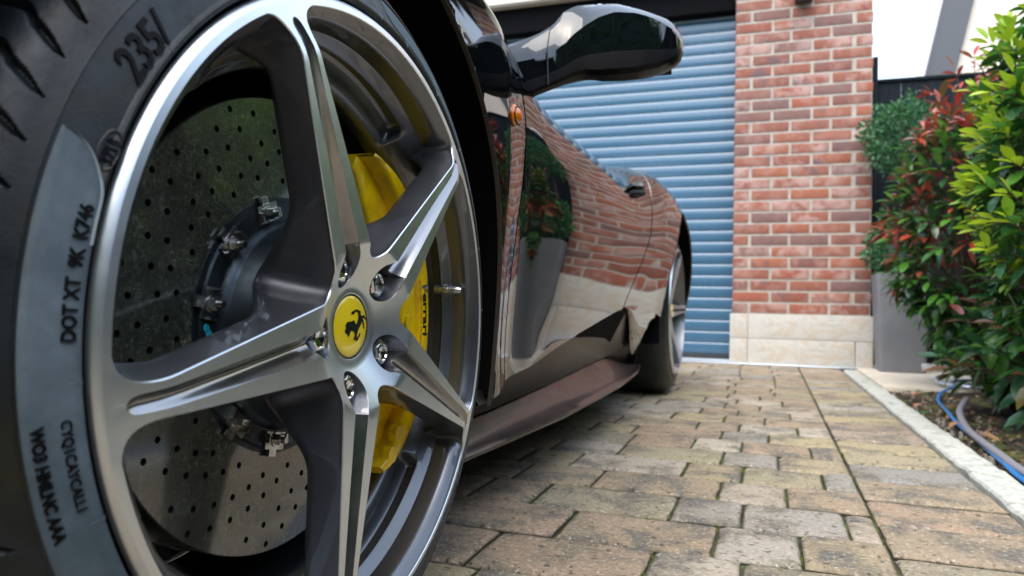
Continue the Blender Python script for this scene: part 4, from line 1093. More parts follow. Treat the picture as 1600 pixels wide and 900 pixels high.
# hatched patch and a second pale band on the sidewall
def patch(a_top, a_end, r_out, r_in, tip):
    mb = MB(); n = 90; rows = []
    for i in range(n + 1):
        a = radians(lerp(a_top, a_end, i / n)); f = min(1, abs(math.degrees(a) - a_top) / tip) if tip else 1
        ri = lerp(r_out - 0.0008, r_in, sqrt(1 - (1 - f) ** 2) if f < 1 else 1); rows.append([W3(cos(a) * r, sin(a) * r, sidewall(r) + dz) for r, dz in [(ri - 0.0007, 0.0001), (ri, 0.0008)] + [(lerp(ri, r_out, j / 6), 0.0006) for j in range(1, 7)] + [(r_out + 0.0003, 0.0)]])
    mb.grid(rows); mb.build('tyre_patch', M['rubber_patch'], wheel, auto=180)
def patch_edge(a_top, tip, r_out, r_in):
    mb = MB(); rows = []
    for i in range(121):
        f = (i / 120) ** 2; a = radians(a_top + f * tip * 1.6); g_ = min(1, f * 1.6); ri = lerp(r_out - 0.0008, r_in, sqrt(1 - (1 - g_) ** 2))
        z_ = 0.0012 if i % 2 else 0.0009
        rows.append([W3(cos(a) * (ri + q), sin(a) * (ri + q), sidewall(ri) + z) for q, z in ((-0.0010, 0.0003), (-0.0004, z_), (0.0004, z_), (0.0010, 0.0004))])
    mb.grid(rows); mb.build('patch_edge', M['patch_line'], wheel)
patch_edge(158.9, 7.0, 0.2996, 0.2742)
patch(158.9, 232.0, 0.2996, 0.2742, 7.0)
patch(84.0, -40.0, 0.2996, 0.2800, 6)  # second pale blue-grey band, rear side of the sidewall
# small radial witness lines over the rim protector
for k in range(26):
    a = radians(k * 360 / 26 + 3.0 + (k % 3) * 1.7); mb = MB(); rows = []
    for s_ in (-1, 0, 1):
        aa = a + s_ * 0.0011 / 0.275; rows.append([W3(cos(aa) * r, sin(aa) * r, sidewall(r) + (0.0009 if s_ == 0 else -0.0001)) for r in (0.2725, 0.274, 0.2755, 0.2775, 0.2795)])
    mb.grid(rows); mb.build('tyre_rib', M['rubber_patch'], wheel)
# lettering
dg = bpy.context.evaluated_depsgraph_get
def text_mesh(body, size, bold=0.0, shear=0.0, extrude=0.0, spacing=1.0):
    cu = bpy.data.curves.new('t', 'FONT'); cu.body = body; cu.size = size; cu.offset = bold; cu.shear = shear; cu.extrude = extrude; cu.space_character = spacing; cu.resolution_u = 3
    ob = bpy.data.objects.new('t', cu); COL.objects.link(ob); bpy.context.view_layer.update()
    me = bpy.data.meshes.new_from_object(ob.evaluated_get(dg()))
    vs = [v.co.copy() for v in me.vertices]; fs = [tuple(p.vertices) for p in me.polygons]
    COL.objects.unlink(ob); bpy.data.objects.remove(ob); bpy.data.curves.remove(cu); bpy.data.meshes.remove(me)
    return vs, fs
def ring_text(body, size, deg, r0, outward=True, bold=0.0, shear=0.0, h=0.0007, mat='rubber_dark', name='lettering', spacing=1.0, sub=True):
    vs, fs = text_mesh(body, size, bold, shear, 0.0004, spacing); mb = MB(); out_ = []
    for v in vs:
        if outward: r = r0 + v.y; a = radians(deg) - v.x / r0
        else: r = r0 - v.y; a = radians(deg) + v.x / r0
        out_.append(W3(cos(a) * r, sin(a) * r, sidewall(r) + h + v.z))
    mb.add(out_, fs); return mb.build(name, M[mat], wheel, smooth=False)
ring_text('235/', 0.0240, 150.4, 0.2786, True, 0.00035, 0.3, 0.0010, spacing=1.0)
ring_text('DOT XT  9K  K746', 0.0086, 180.4, 0.2768, True, 0.00018, 0, 0.0011, spacing=1.0)
ring_text('3718', 0.0074, 160.9, 0.2752, True, 0.00012, 0, 0.0009)
ring_text('WO3 HMLNC AAA', 0.0074, 188.5, 0.2965, False, 0.0002, 0, 0.0011)
ring_text('CYQ1CAYCALL1', 0.0068, 188.3, 0.2840, False, 0.0, 0, 0.0011)
mb = MB(); n = 40; rows = []
for i in range(n + 1):
    t_ = 2 * pi * i / n; rw = []
    for q in (0, 1, 2):
        k = 1 + 0.10 * (q - 1); aa = radians(159.2) + cos(t_) * 0.0118 / 0.278 * k; r = 0.2778 + sin(t_) * 0.0046 * k
        rw.append(W3(cos(aa) * r, sin(aa) * r, sidewall(r) + (0.0010 if q == 1 else 0.0)))
    rows.append(rw)
mb.grid(rows); mb.build('lettering_oval', M['rubber'], wheel)

# --- brake disc
DD = -0.080
RD_ = 0.197
holes = []
for k in range(24):
    for j in range(7):
        r = 0.1270 + j * 0.0105 + (k % 2) * 0.004; a = radians(k * 360 / 24 - j * 6.6 + 4)
        if r < 0.192: holes.append((cos(a) * r, sin(a) * r))
V2 = []; E2 = []
def addloop(lp):
    k = len(V2); V2.extend([Vector(p) for p in lp]); E2.extend([(k + i, k + (i + 1) % len(lp)) for i in range(len(lp))])
addloop([(cos(2 * pi * i / 160) * (RD_ - 0.001), sin(2 * pi * i / 160) * (RD_ - 0.001)) for i in range(160)])
addloop([(cos(2 * pi * i / 90) * 0.108, sin(2 * pi * i / 90) * 0.108) for i in range(90)])
HR = 0.0028
for hx, hy in holes: addloop([(hx + cos(2 * pi * i / 10) * HR, hy + sin(2 * pi * i / 10) * HR) for i in range(10)])
vo, eo, fo, _, _, _ = delaunay_2d_cdt(V2, E2, [], 0, 1e-8)
ds = MB(); fs = []
for f in fo:
    cx = sum(vo[i].x for i in f) / 3; cy = sum(vo[i].y for i in f) / 3; r = hypot(cx, cy)
    if r < 0.1079 or r > RD_: continue
    if any((cx - hx) ** 2 + (cy - hy) ** 2 < (HR * 0.94) ** 2 for hx, hy in holes): continue
    ar = (vo[f[1]].x - vo[f[0]].x) * (vo[f[2]].y - vo[f[0]].y) - (vo[f[2]].x - vo[f[0]].x) * (vo[f[1]].y - vo[f[0]].y)
    fs.append(tuple(f) if ar > 0 else tuple(f)[::-1])
ds.add([W3(p.x, p.y, DD) for p in vo], fs, 0)
lathe(ds, [(DD, RD_ - 0.001), (DD - 0.001, RD_), (DD - 0.036, RD_), (DD - 0.036, 0.10)], 160, 0)
lathe(ds, [(DD, 0.108), (DD - 0.012, 0.108)], 90, 1)
for hx, hy in holes:
    ds.cyl(W3(hx, hy, DD), (-1, 0, 0), HR, HR, 0.006, 10, 1, cap0=False, cap1=True)
disc = ds.build('brake_disc', [M['disc'], M['hole']], car, loc=(CX, CY, CZ), auto=40)
mb = MB(); lathe(mb, [(DD - 0.006, 0.1085), (DD + 0.002, 0.1085), (DD + 0.004, 0.107), (DD + 0.004, 0.0925), (DD + 0.008, 0.0905), (DD + 0.0095, 0.088), (DD + 0.012, 0.086), (DD + 0.026, 0.080), (DD + 0.034, 0.074), (DD + 0.038, 0.066), (DD + 0.039, 0.04)], 120)
lathe(mb, [(DD - 0.004, 0.1125), (DD + 0.0006, 0.1125), (DD + 0.0006, 0.1085)], 120)
mb.build('disc_bell', M['bell'], disc)
for k in range(12):
    a = radians(110 + 30 * k); ca, sa = cos(a), sin(a); mb = MB()
    def LP(r_, t_, d_): return W3(ca * r_ - sa * t_, sa * r_ + ca * t_, d_)
    def lbox(r0, r1, t0, t1, d0, d1):
        vs = [LP(r, t_, d) for d in (d0, d1) for t_ in (t0, t1) for r in (r0, r1)]
        mb.add(vs, [(0, 2, 3, 1), (4, 5, 7, 6), (0, 1, 5, 4), (2, 6, 7, 3), (0, 4, 6, 2), (1, 3, 7, 5)])
    lbox(0.094, 0.109, -0.0125, 0.0125, DD + 0.0042, DD + 0.0062)
    lbox(0.108, 0.1150, -0.0045, 0.0045, DD + 0.0020, DD + 0.0050)
    lbox(0.0955, 0.1035, 0.0105, 0.0125, DD + 0.006, DD + 0.0095)
    lbox(0.0955, 0.1035, -0.0125, -0.0105, DD + 0.006, DD + 0.0095)
    mb.cyl(LP(0.1005, 0, DD + 0.006), (1, 0, 0), 0.0068, 0.0064, 0.0015, 16)
    mb.cyl(LP(0.1005, 0, DD + 0.0075), (1, 0, 0), 0.0052, 0.0049, 0.0055, 6, phase=a)
    mb.cyl(LP(0.1005, 0, DD + 0.013), (1, 0, 0), 0.0030, 0.0028, 0.0045, 10)
    mb.build('disc_bolt', M['steel'], disc, auto=30)
mb = MB()
for rr, tt in ((0.0, 0.0), (0.0025, 0.004)):
    mb.cyl(W3(cos(radians(180.5)) * 0.102 + rr, sin(radians(180.5)) * 0.102 - tt, DD + 0.0042), (1, 0, 0), 0.0032, 0.003, 0.0004, 10)
mb.build('paint_dab', M['teal'], disc)

# --- caliper
def arc_slab(mb, a0, a1, rin, rout, d0, d1, n=40, bev=0.003, m=0):
    """a in degrees; rin/rout functions of angle; front at d0, back at d1"""
    rows = []
    for i in range(n + 1):
        a = radians(lerp(a0, a1, i / n)); ri = rin(math.degrees(a)); ro = rout(math.degrees(a))
        e = min(1, min(i, n - i) / 2.0); b = bev
        fd = d0 - (0.003 if e < 0.4 else 0)
        sec = [(ri, d1), (ri, fd - b), (ri + b * .35, fd - b * .35), (ri + b, fd), (ro - b, fd), (ro - b * .35, fd - b * .35), (ro, fd - b), (ro, d1)]
        rows.append([W3(cos(a) * r, sin(a) * r, d) for r, d in sec])
    mb.grid(rows, m); mb.add(rows[0], [tuple(range(8))], m); mb.add(rows[-1], [tuple(range(8))[::-1]], m)
cal = MB()
arc_slab(cal, -52, 63, lambda a: 0.186 - 0.0 * a, lambda a: interp(a, [(-52, 0.196), (-40, 0.207), (-24, 0.2145), (34, 0.2145), (50, 0.203), (63, 0.190)]), -0.040, -0.118, 46, 0.004)
arc_slab(cal, -24, 24, lambda a: 0.150, lambda a: 0.1875, -0.0435, -0.078, 20, 0.005)
arc_slab(cal, -53, -24, lambda a: interp(a, [(-53, 0.165), (-24, 0.135)]), lambda a: 0.1865, -0.056, -0.078, 12, 0.004)
arc_slab(cal, 24, 64, lambda a: interp(a, [(24, 0.135), (50, 0.150), (64, 0.172)]), lambda a: 0.1875, -0.058, -0.078, 16, 0.004)
arc_slab(cal, -30, -21, lambda a: 0.150, lambda a: 0.205, -0.0385, -0.07, 6, 0.004)
arc_slab(cal, 22, 29, lambda a: 0.146, lambda a: 0.205, -0.0395, -0.07, 6, 0.004)
for a, r in ((-46, 0.190), (-39, 0.186), (30, 0.196), (-15, 0.165), (0, 0.165), (15, 0.165)):
    cal.cyl(W3(cos(radians(a)) * r, sin(radians(a)) * r, -0.048), (1, 0, 0), 0.0095, 0.0085, 0.0085 if abs(a) > 20 else 0.007, 20)
caliper = cal.build('brake_caliper', M['yellow'], car, auto=60)
def cal_text(body, size, deg, r0, mat, d, bold=0, shear=0, spacing=1.0, name='lettering', sx=1.0):
    vs, fs = text_mesh(body, size, bold, shear, 0.0, spacing); mb = MB()
    mb.add([W3(cos(radians(deg) - v.x * sx / r0) * (r0 + v.y), sin(radians(deg) - v.x * sx / r0) * (r0 + v.y), d + 0.0004) for v in vs], fs)
    mb.build(name, M[mat], caliper, smooth=False)
cal_text('Ferrari', 0.0165, 12.3, 0.1955, 'ink', -0.040, 0.00045, 0, 1.0, sx=1.25)
mb = MB(); rows = []
for i in range(30):
    a = radians(lerp(12.9, -13.5, i / 29)); rows.append([W3(cos(a) * r, sin(a) * r, -0.0396) for r in (0.2088, 0.2098)])
mb.grid(rows); mb.build('lettering_bar', M['ink'], caliper)
cal_text('brembo carbon ceramic', 0.0066, 14.0, 0.1895, 'ink_red', -0.040, 0.0001, 0, 1.05, sx=1.1)
cal_text('20.A76', 0.0088, 44, 0.1650, 'yellow', -0.0572, 0.0002, 0, 1.1, name='embossed_lettering')
cal_text('1 A', 0.0088, 43, 0.1760, 'yellow', -0.0572, 0.0002, 0, 1.1, name='embossed_lettering')
mb = MB(); p0 = W3(cos(radians(33)) * 0.2, sin(radians(33)) * 0.2, -0.06); mb.cyl(p0, (1, 0, 0), 0.006, 0.006, 0.02, 10); mb.build('bleed_nipple', M['dark'], caliper); mb = MB(); mb.cyl(W3(cos(radians(-33)) * 0.214, sin(radians(-33)) * 0.214, -0.06), (1, 0, 0), 0.005, 0.005, 0.012, 10)
mb.build('bleed_nipple', M['dark'], caliper)

# ------------------------------------------------------------------ body
# stations: Y -> nine (X, z) points from sill to shoulder
ST = [
 (-0.62, [(-0.80, .20), (-0.76, .28), (-0.74, .36), (-0.73, .44), (-0.74, .50), (-0.76, .55), (-0.80, .58), (-0.86, .60), (-0.95, .61)]),
 (-0.35, [(-0.55, .20), (-0.50, .29), (-0.475, .38), (-0.46, .47), (-0.46, .54), (-0.475, .60), (-0.51, .64), (-0.58, .665), (-0.74, .68)]),
 (0.00, [(-0.43, .21), (-0.395, .31), (-0.37, .41), (-0.352, .51), (-0.350, .60), (-0.36, .67), (-0.385, .72), (-0.45, .76), (-0.63, .77)]),
 (0.55, [(-0.40, .22), (-0.375, .33), (-0.355, .43), (-0.340, .54), (-0.335, .64), (-0.340, .72), (-0.362, .785), (-0.43, .835), (-0.62, .85)]),
 (0.93, [(-0.350, .235), (-0.350, .30), (-0.346, .38), (-0.340, .47), (-0.336, .56), (-0.340, .66), (-0.362, .760), (-0.43, .815), (-0.61, .85)]),
 (1.03, [(-0.3665, .252), (-0.3665, .31), (-0.362, .38), (-0.353, .47), (-0.346, .56), (-0.348, .65), (-0.373, .747), (-0.43, .790), (-0.60, .83)]),
 (1.16, [(-0.3700, .262), (-0.3695, .31), (-0.365, .38), (-0.355, .47), (-0.347, .56), (-0.349, .64), (-0.377, .715), (-0.44, .75), (-0.60, .78)]),
 (1.32, [(-0.3755, .282), (-0.3725, .325), (-0.366, .39), (-0.356, .47), (-0.348, .56), (-0.352, .64), (-0.380, .703), (-0.45, .735), (-0.60, .76)]),
 (1.70, [(-0.3840, .322), (-0.3795, .36), (-0.3715, .42), (-0.361, .49), (-0.354, .57), (-0.358, .645), (-0.386, .707), (-0.46, .735), (-0.62, .76)]),
 (2.05, [(-0.3860, .358), (-0.3820, .39), (-0.3745, .44), (-0.365, .50), (-0.357, .57), (-0.361, .65), (-0.388, .714), (-0.46, .75), (-0.62, .78)]),
 (2.30, [(-0.3860, .362), (-0.3810, .40), (-0.3735, .45), (-0.362, .515), (-0.353, .59), (-0.357, .67), (-0.380, .755), (-0.44, .80), (-0.62, .83)]),
 (2.65, [(-0.3860, .342), (-0.377, .40), (-0.364, .475), (-0.350, .56), (-0.343, .64), (-0.348, .73), (-0.368, .80), (-0.43, .845), (-0.62, .87)]),
 (3.10, [(-0.380, .290), (-0.358, .38), (-0.342, .47), (-0.335, .57), (-0.336, .66), (-0.345, .74), (-0.368, .80), (-0.43, .84), (-0.65, .87)]),
 (3.50, [(-0.39, .27), (-0.37, .37), (-0.352, .47), (-0.345, .57), (-0.35, .66), (-0.363, .72), (-0.395, .775), (-0.47, .81), (-0.65, .84)]),
 (3.85, [(-0.45, .28), (-0.43, .38), (-0.41, .47), (-0.41, .56), (-0.42, .64), (-0.44, .70), (-0.48, .74), (-0.55, .77), (-0.70, .80)]),
 (4.02, [(-0.62, .30), (-0.58, .38), (-0.56, .47), (-0.56, .56), (-0.57, .63), (-0.59, .68), (-0.62, .72), (-0.68, .74), (-0.78, .76)]),
]
def body_pt(Y, u):
    """u in 0..8"""
    ks = [s[0] for s in ST]
    i = 0
    while i < len(ks) - 2 and Y > ks[i + 1]: i += 1
    idx = [max(i - 1, 0), i, i + 1, min(i + 2, len(ks) - 1)]
    j = min(int(u), 7); fu = u - j
    ju = [max(j - 1, 0), j, j + 1, min(j + 2, 8)]
    vals = []
    for q in idx:
        pr = ST[q][1]; vals.append((cr(*[pr[k][0] for k in ju], fu), cr(*[pr[k][1] for k in ju], fu)))
    y0, y1, y2, y3 = [ks[q] for q in idx]
    t_ = (Y - y1) / (y2 - y1)
    res = []
    for c in (0, 1):
        p0, p1, p2, p3 = [v[c] for v in vals]
        m1 = (p2 - p0) / (y2 - y0) * (y2 - y1) if y2 > y0 else p2 - p1
        m2 = (p3 - p1) / (y3 - y1) * (y2 - y1) if y3 > y1 else p2 - p1
        t2, t3 = t_ * t_, t_ ** 3
        res.append((2 * t3 - 3 * t2 + 1) * p1 + (t3 - 2 * t2 + t_) * m1 + (-2 * t3 + 3 * t2) * p2 + (t3 - t2) * m2)
    return res
MX = -1.28
def panel(name, yf, yr, u0, u1, ny, nu, arch=None, gap_f=True, gap_r=True, mirror_=True, flange=0.006):
    mb = MB(); rows = []
    for j in range(nu + 1):
        u = lerp(u0, u1, j / nu); rw = []
        for i in range(ny + 1):
            # edge follows height dependent shut lines
            Y = 0.5 * (yf(u) + yr(u)); z = body_pt(Y, u)[1]
            Y = lerp(yf(u), yr(u), i / ny); x, z = body_pt(Y, u); rw.append((x, Y, z))
        rows.append(rw)
    vs = [p for r in rows for p in r]; nc = ny + 1; fs = []
    for j in range(nu):
        for i in range(ny): fs.append((j * nc + i, j * nc + i + 1, (j + 1) * nc + i + 1, (j + 1) * nc + i))
    if arch:
        cy, cz, R = arch
        ins = [hypot(p[1] - cy, p[2] - cz) < R for p in vs]
        fs2 = [f for f in fs if not all(ins[q] for q in f)]
        used = {q for f in fs2 for q in f}
        for q in used:
            if ins[q]:
                p = vs[q]; d = hypot(p[1] - cy, p[2] - cz) or 1e-6
                vs[q] = (p[0], cy + (p[1] - cy) / d * R, cz + (p[2] - cz) / d * R)
        fs = fs2
    # boundary flange turned inwards (gives the panel its thickness and the shut lines their depth)
    from collections import Counter
    ec = Counter()
    for f in fs:
        for a, b in zip(f, f[1:] + f[:1]): ec[(a, b)] += 1
    be = [(a, b) for (a, b) in ec if (b, a) not in ec]
    mb.add(vs, fs, 0)
    bv = {}
    for a, b in be:
        for q in (a, b):
            if q not in bv:
                p = vs[q]; k = len(mb.v); mb.v.append((p[0] - flange, p[1], p[2])); bv[q] = k
        mb.f.append((b, a, bv[a], bv[b])); mb.m.append(0)
    # drop unused verts by compacting
    used = sorted({q for f in mb.f for q in f}); mp = {q: i for i, q in enumerate(used)}
    mb.v = [mb.v[q] for q in used]; mb.f = [tuple(mp[q] for q in f) for f in mb.f]
    if mirror_:
        k = len(mb.v); nf = len(mb.f)
        if mirror_ == 'only': pass
        else:
            mb.v += [(2 * MX - p[0], p[1], p[2]) for p in mb.v]; mb.f += [tuple(q + k for q in f[::-1]) for f in mb.f[:nf]]; mb.m += mb.m[:nf]
    return mb.build(name, M['paint'], car, auto=48)
ARF = (0.5535, 0.345, 0.386)
ARR = (3.20, 0.345, 0.425)
shutF = lambda u: 1.012 + 0.022 * sm(2.0, 5.0, u)
shutR = lambda u: interp(u, [(0, 2.03), (1, 2.08), (2, 2.15), (3, 2.23), (4, 2.30), (6, 2.38), (8, 2.40)])
panel('front_fender', lambda u: -0.62, lambda u: shutF(u) - 0.0035, 0, 8, 190, 90, ARF, mirror_=True)
door = panel('door', lambda u: shutF(u) + 0.0035, lambda u: shutR(u) - 0.007, 0, 8, 70, 56, None, mirror_=False)
panel('rear_fender', lambda u: shutR(u) + 0.007, lambda u: 4.02, 0, 8, 120, 80, ARR, mirror_=True)
# near-black strips put in as the shade inside the shut lines
mb = MB()
for yf in (shutF, shutR):
    rows = []
    for j in range(30):
        u = j / 29 * 8; rw = []
        for dy in (-0.02, 0.02):
            x, z = body_pt(yf(u) + dy, u); rw.append((x - 0.016, yf(u) + dy, z))
        rows.append(rw)
    mb = MB(); mb.grid(rows); mb.build('shut_line_shade', M['liner'], car)
# upper body: bonnet, roof, deck as one crowned skin from shoulder to shoulder
def top_skin(name, y0, y1, n, crown, mat):
    mb = MB(); rows = []
    for i in range(n + 1):
        Y = lerp(y0, y1, i / n); x, z = body_pt(Y, 8); rw = []
        for j in range(13):
            s_ = -1 + 2 * j / 12; xx = MX + s_ * (MX - x) * -1 if False else MX - s_ * (MX - x)
            rw.append((xx, Y, z + crown(Y) * (1 - s_ * s_)))
        rows.append(rw)
    mb.grid(rows); return mb.build(name, mat, car)
top_skin('bonnet', -0.62, 1.15, 24, lambda Y: interp(Y, [(-.62, .02), (0.2, .03), (1.15, .05)]), M['paint'])
top_skin('engine_cover', 1.15, 4.02, 30, lambda Y: 0.05, M['paint'])
# greenhouse
gh = [(1.05, 0.60, 0.80, 0.0), (1.35, 0.64, 0.955, 0.10), (1.65, 0.60, 1.06, 0.16), (1.95, 0.56, 1.105, 0.18), (2.30, 0.54, 1.10, 0.18), (2.75, 0.52, 1.03, 0.14), (3.2, 0.50, 0.94, 0.06), (3.6, 0.48, 0.86, 0.0)]
mb = MB(); rows = []
for Y, hwid, zt, dz in gh:
    bz = 0.77; lo = hwid + 0.05; up = hwid - 0.10
    rows.append([(MX + lo, Y, bz), (MX + lerp(lo, up, .5) + 0.02, Y, lerp(bz, zt - 0.03, .5)), (MX + up, Y, zt - 0.03), (MX + up - 0.10, Y, zt - 0.005), (MX, Y, zt + 0.012), (MX - up + 0.10, Y, zt - 0.005), (MX - up, Y, zt - 0.03), (MX - lerp(lo, up, .5) - 0.02, Y, lerp(bz, zt - 0.03, .5)), (MX - lo, Y, bz)])
mb.grid(rows); mb.add(rows[0], [tuple(range(9))]); mb.add(rows[-1], [tuple(range(9))[::-1]]); mb.build('cabin_glass', M['glass'], car)
# front and rear ends, floor
mb = MB()
for Y, sgn in ((-0.62, -1), (4.02, 1)):
    pr = [body_pt(Y, u / 2)[:] for u in range(17)]
    rows = [[(x, Y + 0.0, z) for x, z in pr], [(MX, Y + sgn * 0.10, z) for x, z in pr], [(2 * MX - x, Y, z) for x, z in pr]]
    mb.grid(rows)
mb.build('bumper', M['paint'], car)
mb = MB(); mb.box((MX - 0.60, -0.55, 0.125), (MX + 0.60, 3.95, 0.16)); mb.box((MX - 0.775, 1.02, 0.127), (MX + 0.775, 2.72, 0.162)); mb.build('underbody', M['liner'], car, smooth=False)
mb = MB(); mb.box((MX - 0.9, 0.98, 0.16), (MX + 0.84, 1.02, 0.70)); mb.build('bulkhead', M['liner'], car, smooth=False); mb = MB(); mb.box((MX - 0.9, 2.68, 0.16), (MX + 0.82, 2.72, 0.74)); mb.build('bulkhead', M['liner'], car, smooth=False); mb = MB(); mb.box((MX - 0.9, 0.10, 0.16), (MX + 0.84, 0.13, 0.66)); mb.build('bulkhead', M['liner'], car, smooth=False)
# wheel arch liners
for nm_, (cy, cz, R), x0b in (('wheel_arch_liner', ARF, -0.340), ('wheel_arch_liner', ARR, -0.347)):
    mb = MB(); rows = []
    for i in range(49):
        a = radians(lerp(-16, 196, i / 48))
        y_, z_ = cy + cos(a) * R, cz + sin(a) * R; lo, hi = 0.0, 8.0
        for _ in range(22):
            mid = (lo + hi) / 2
            if body_pt(y_, mid)[1] < z_: lo = mid
            else: hi = mid
        x0 = min(x0b, body_pt(y_, lo)[0] - 0.005)
        rows.append([(x, cy + cos(a) * (R + dr), cz + sin(a) * (R + dr)) for x, dr in ((x0, -0.0015), (x0 - 0.02, 0.006), (x0 - 0.16, 0.016), (x0 - 0.36, 0.01))])
    mb.grid(rows)
    n = len(rows); back = [r[-1] for r in rows]; mb.add(back + [(x0 - 0.36, cy, cz)], [(i, i + 1, n) for i in range(n - 1)]); mb.build(nm_, M['liner'], car)
# arch edge strip
for (cy, cz, R), a0, a1 in ((ARF, -18, 198), (ARR, -10, 190)):
    mb = MB(); rows = []
    for i in range(81):
        a = radians(lerp(a0, a1, i / 80)); y_, z_ = cy + cos(a) * R, cz + sin(a) * R
        lo, hi = 0.0, 8.0
        for _ in range(26):
            mid = (lo + hi) / 2
            if body_pt(y_, mid)[1] < z_: lo = mid
            else: hi = mid
        x = body_pt(y_, lo)[0]
        rows.append([(x + dx, cy + cos(a) * (R + dr), cz + sin(a) * (R + dr)) for dx, dr in ((0.0008, 0.0008), (0.0016, -0.0008), (0.0010, -0.0022), (-0.004, -0.003))])
    mb.grid(rows); mb.build('arch_edge', M['trim_gold'], car)

# sill and side skirt
YS = [1.0 + i * (2.86 - 1.0) / 40 for i in range(41)]
def dbz(Y): return body_pt(min(Y, 2.62), 0)
mb = MB(); rows = []
for Y in [0.90 + i * (2.66 - 0.90) / 60 for i in range(61)]:
    x, z = body_pt(Y, 0); zt = interp(Y, [(0.9, .180), (1.2, .180), (1.55, .190), (2.26, .222), (2.7, .235)])
    rows.append([(x - 0.018, Y, z + 0.012), (x - 0.006, Y, z - 0.004), (lerp(x, -0.455, .5), Y, lerp(z - 0.004, zt, .5) + 0.004), (-0.452, Y, zt + 0.004), (-0.462, Y, zt - 0.004), (-0.50, Y, 0.15)])
mb.grid(rows); sill = mb.build('sill', M['sillm'], car, auto=30)
mb = MB(); rows = []
for i in range(61):
    Y = lerp(0.92, 2.74, i / 60); f = i / 60
    xo = interp(Y, [(0.92, -0.440), (1.15, -0.425), (1.5, -0.405), (2.1, -0.402), (2.5, -0.420), (2.74, -0.452)]); zo = interp(Y, [(0.92, .128), (1.2, .130), (1.8, .134), (2.4, .142), (2.74, .150)])
    zt = interp(Y, [(0.9, .172), (1.2, .172), (1.55, .184), (2.26, .214), (2.74, .19)]); xi = -0.462
    if Y > 2.15: zt = lerp(zt, zo + 0.004, (Y - 2.15) / 0.59)
    rows.append([(xi, Y, zt), (lerp(xi, xo, .35), Y, lerp(zt, zo, .52)), (lerp(xi, xo, .75), Y, lerp(zt, zo, .85)), (xo, Y, zo + 0.003), (xo + 0.0025, Y, zo - 0.001), (xo, Y, zo - 0.006), (xo - 0.012, Y, zo - 0.008), (-0.52, Y, 0.124)])
mb.grid(rows); mb.build('side_skirt', M['skirt'], car, auto=38)
# dark intake wedge and the small fin behind the door
mb = MB()
tp = [(body_pt(Y, 0)[0] + 0.0025, Y, body_pt(Y, 0)[1] - 0.001) for Y in (1.50, 1.66, 1.82, 1.97, 2.10)]
bt = [(p[0] - d, p[1], p[2] - h) for p, d, h in zip(tp, (0.004, 0.016, 0.028, 0.038, 0.050), (0.004, 0.026, 0.050, 0.074, 0.100))]
mb.grid([tp, bt]); mb.grid([bt, [(p[0] - 0.02, p[1], p[2]) for p in bt]]); mb.build('sill_intake', M['liner'], car, smooth=False)
# fairing ahead of the rear wheel, from the body's lower edge down to the end of the skirt
mb = MB(); rows = []
for i in range(17):
    f = i / 16; Y = lerp(2.06, 2.66, f); x, z = body_pt(Y, 0); zb = z - 0.004 - (z - 0.205) * sm(0.0, 0.75, f) * (1 - 0.5 * sm(0.8, 1.0, f))
    xb = lerp(x, -.436, sm(0, .75, f))
    rows.append([(x + 0.001, Y, z + 0.004)] + [(lerp(x + 0.002, xb, k / 5) + 0.006 * sin(pi * k / 5), Y, lerp(z, zb, k / 5)) for k in range(1, 6)])
mb.grid(rows); mb.build('rear_fin', M['paint'], car, auto=180)
# door handle
mb = MB(); x, z = body_pt(2.17, 5.6)
hp = []
for i in range(9):
    f = i / 8; Y = lerp(2.06, 2.24, f); xx, zz = body_pt(Y, 5.75); hp.append((xx + 0.016 * sin(pi * f) + 0.002, Y, zz + 0.004))
mb.tube(hp, [0.005, 0.010, 0.012, 0.012, 0.012, 0.011, 0.010, 0.008, 0.004], 8); mb.build('door_handle', M['paint'], door)
mb = MB(); mb.tube([(q[0] - 0.004, q[1], q[2] - 0.018) for q in hp], [0.004, 0.010, 0.013, 0.014, 0.014, 0.013, 0.010, 0.007, 0.003], 8); mb.build('handle_recess', M['black'], door)
# amber side marker
mb = MB(); x, z = body_pt(0.985, 3.9); Yc = 0.962
MKU = min([q / 20 for q in range(60, 130)], key=lambda u: abs(body_pt(Yc, u)[1] - 0.622))
rings = []
for r, dx in ((0.0175, -0.004), (0.0175, 0.002), (0.0150, 0.0045), (0.0140, 0.0050), (0.0128, 0.0048), (0.010, 0.0082), (0.006, 0.0102), (0.0, 0.0108)):
    rings.append([(body_pt(Yc, MKU)[0] + dx, Yc + cos(2 * pi * j / 24) * r * 0.95, body_pt(Yc, MKU)[1] + 0.004 + sin(2 * pi * j / 24) * r * 0.9) for j in range(24)])
mb.grid(rings, closed=True); mk = mb.build('side_marker', M['amber'], car, auto=25)
mb = MB(); rings = []
for r, dx in ((0.0152, 0.0040), (0.0150, 0.0058), (0.0134, 0.0060), (0.0132, 0.0040)):
    rings.append([(body_pt(Yc, MKU)[0] + dx, Yc + cos(2 * pi * j / 24) * r * 0.95, body_pt(Yc, MKU)[1] + 0.004 + sin(2 * pi * j / 24) * r * 0.9) for j in range(24)])
mb.grid(rings, closed=True); mb.build('marker_ring', M['ink'], mk, auto=25)

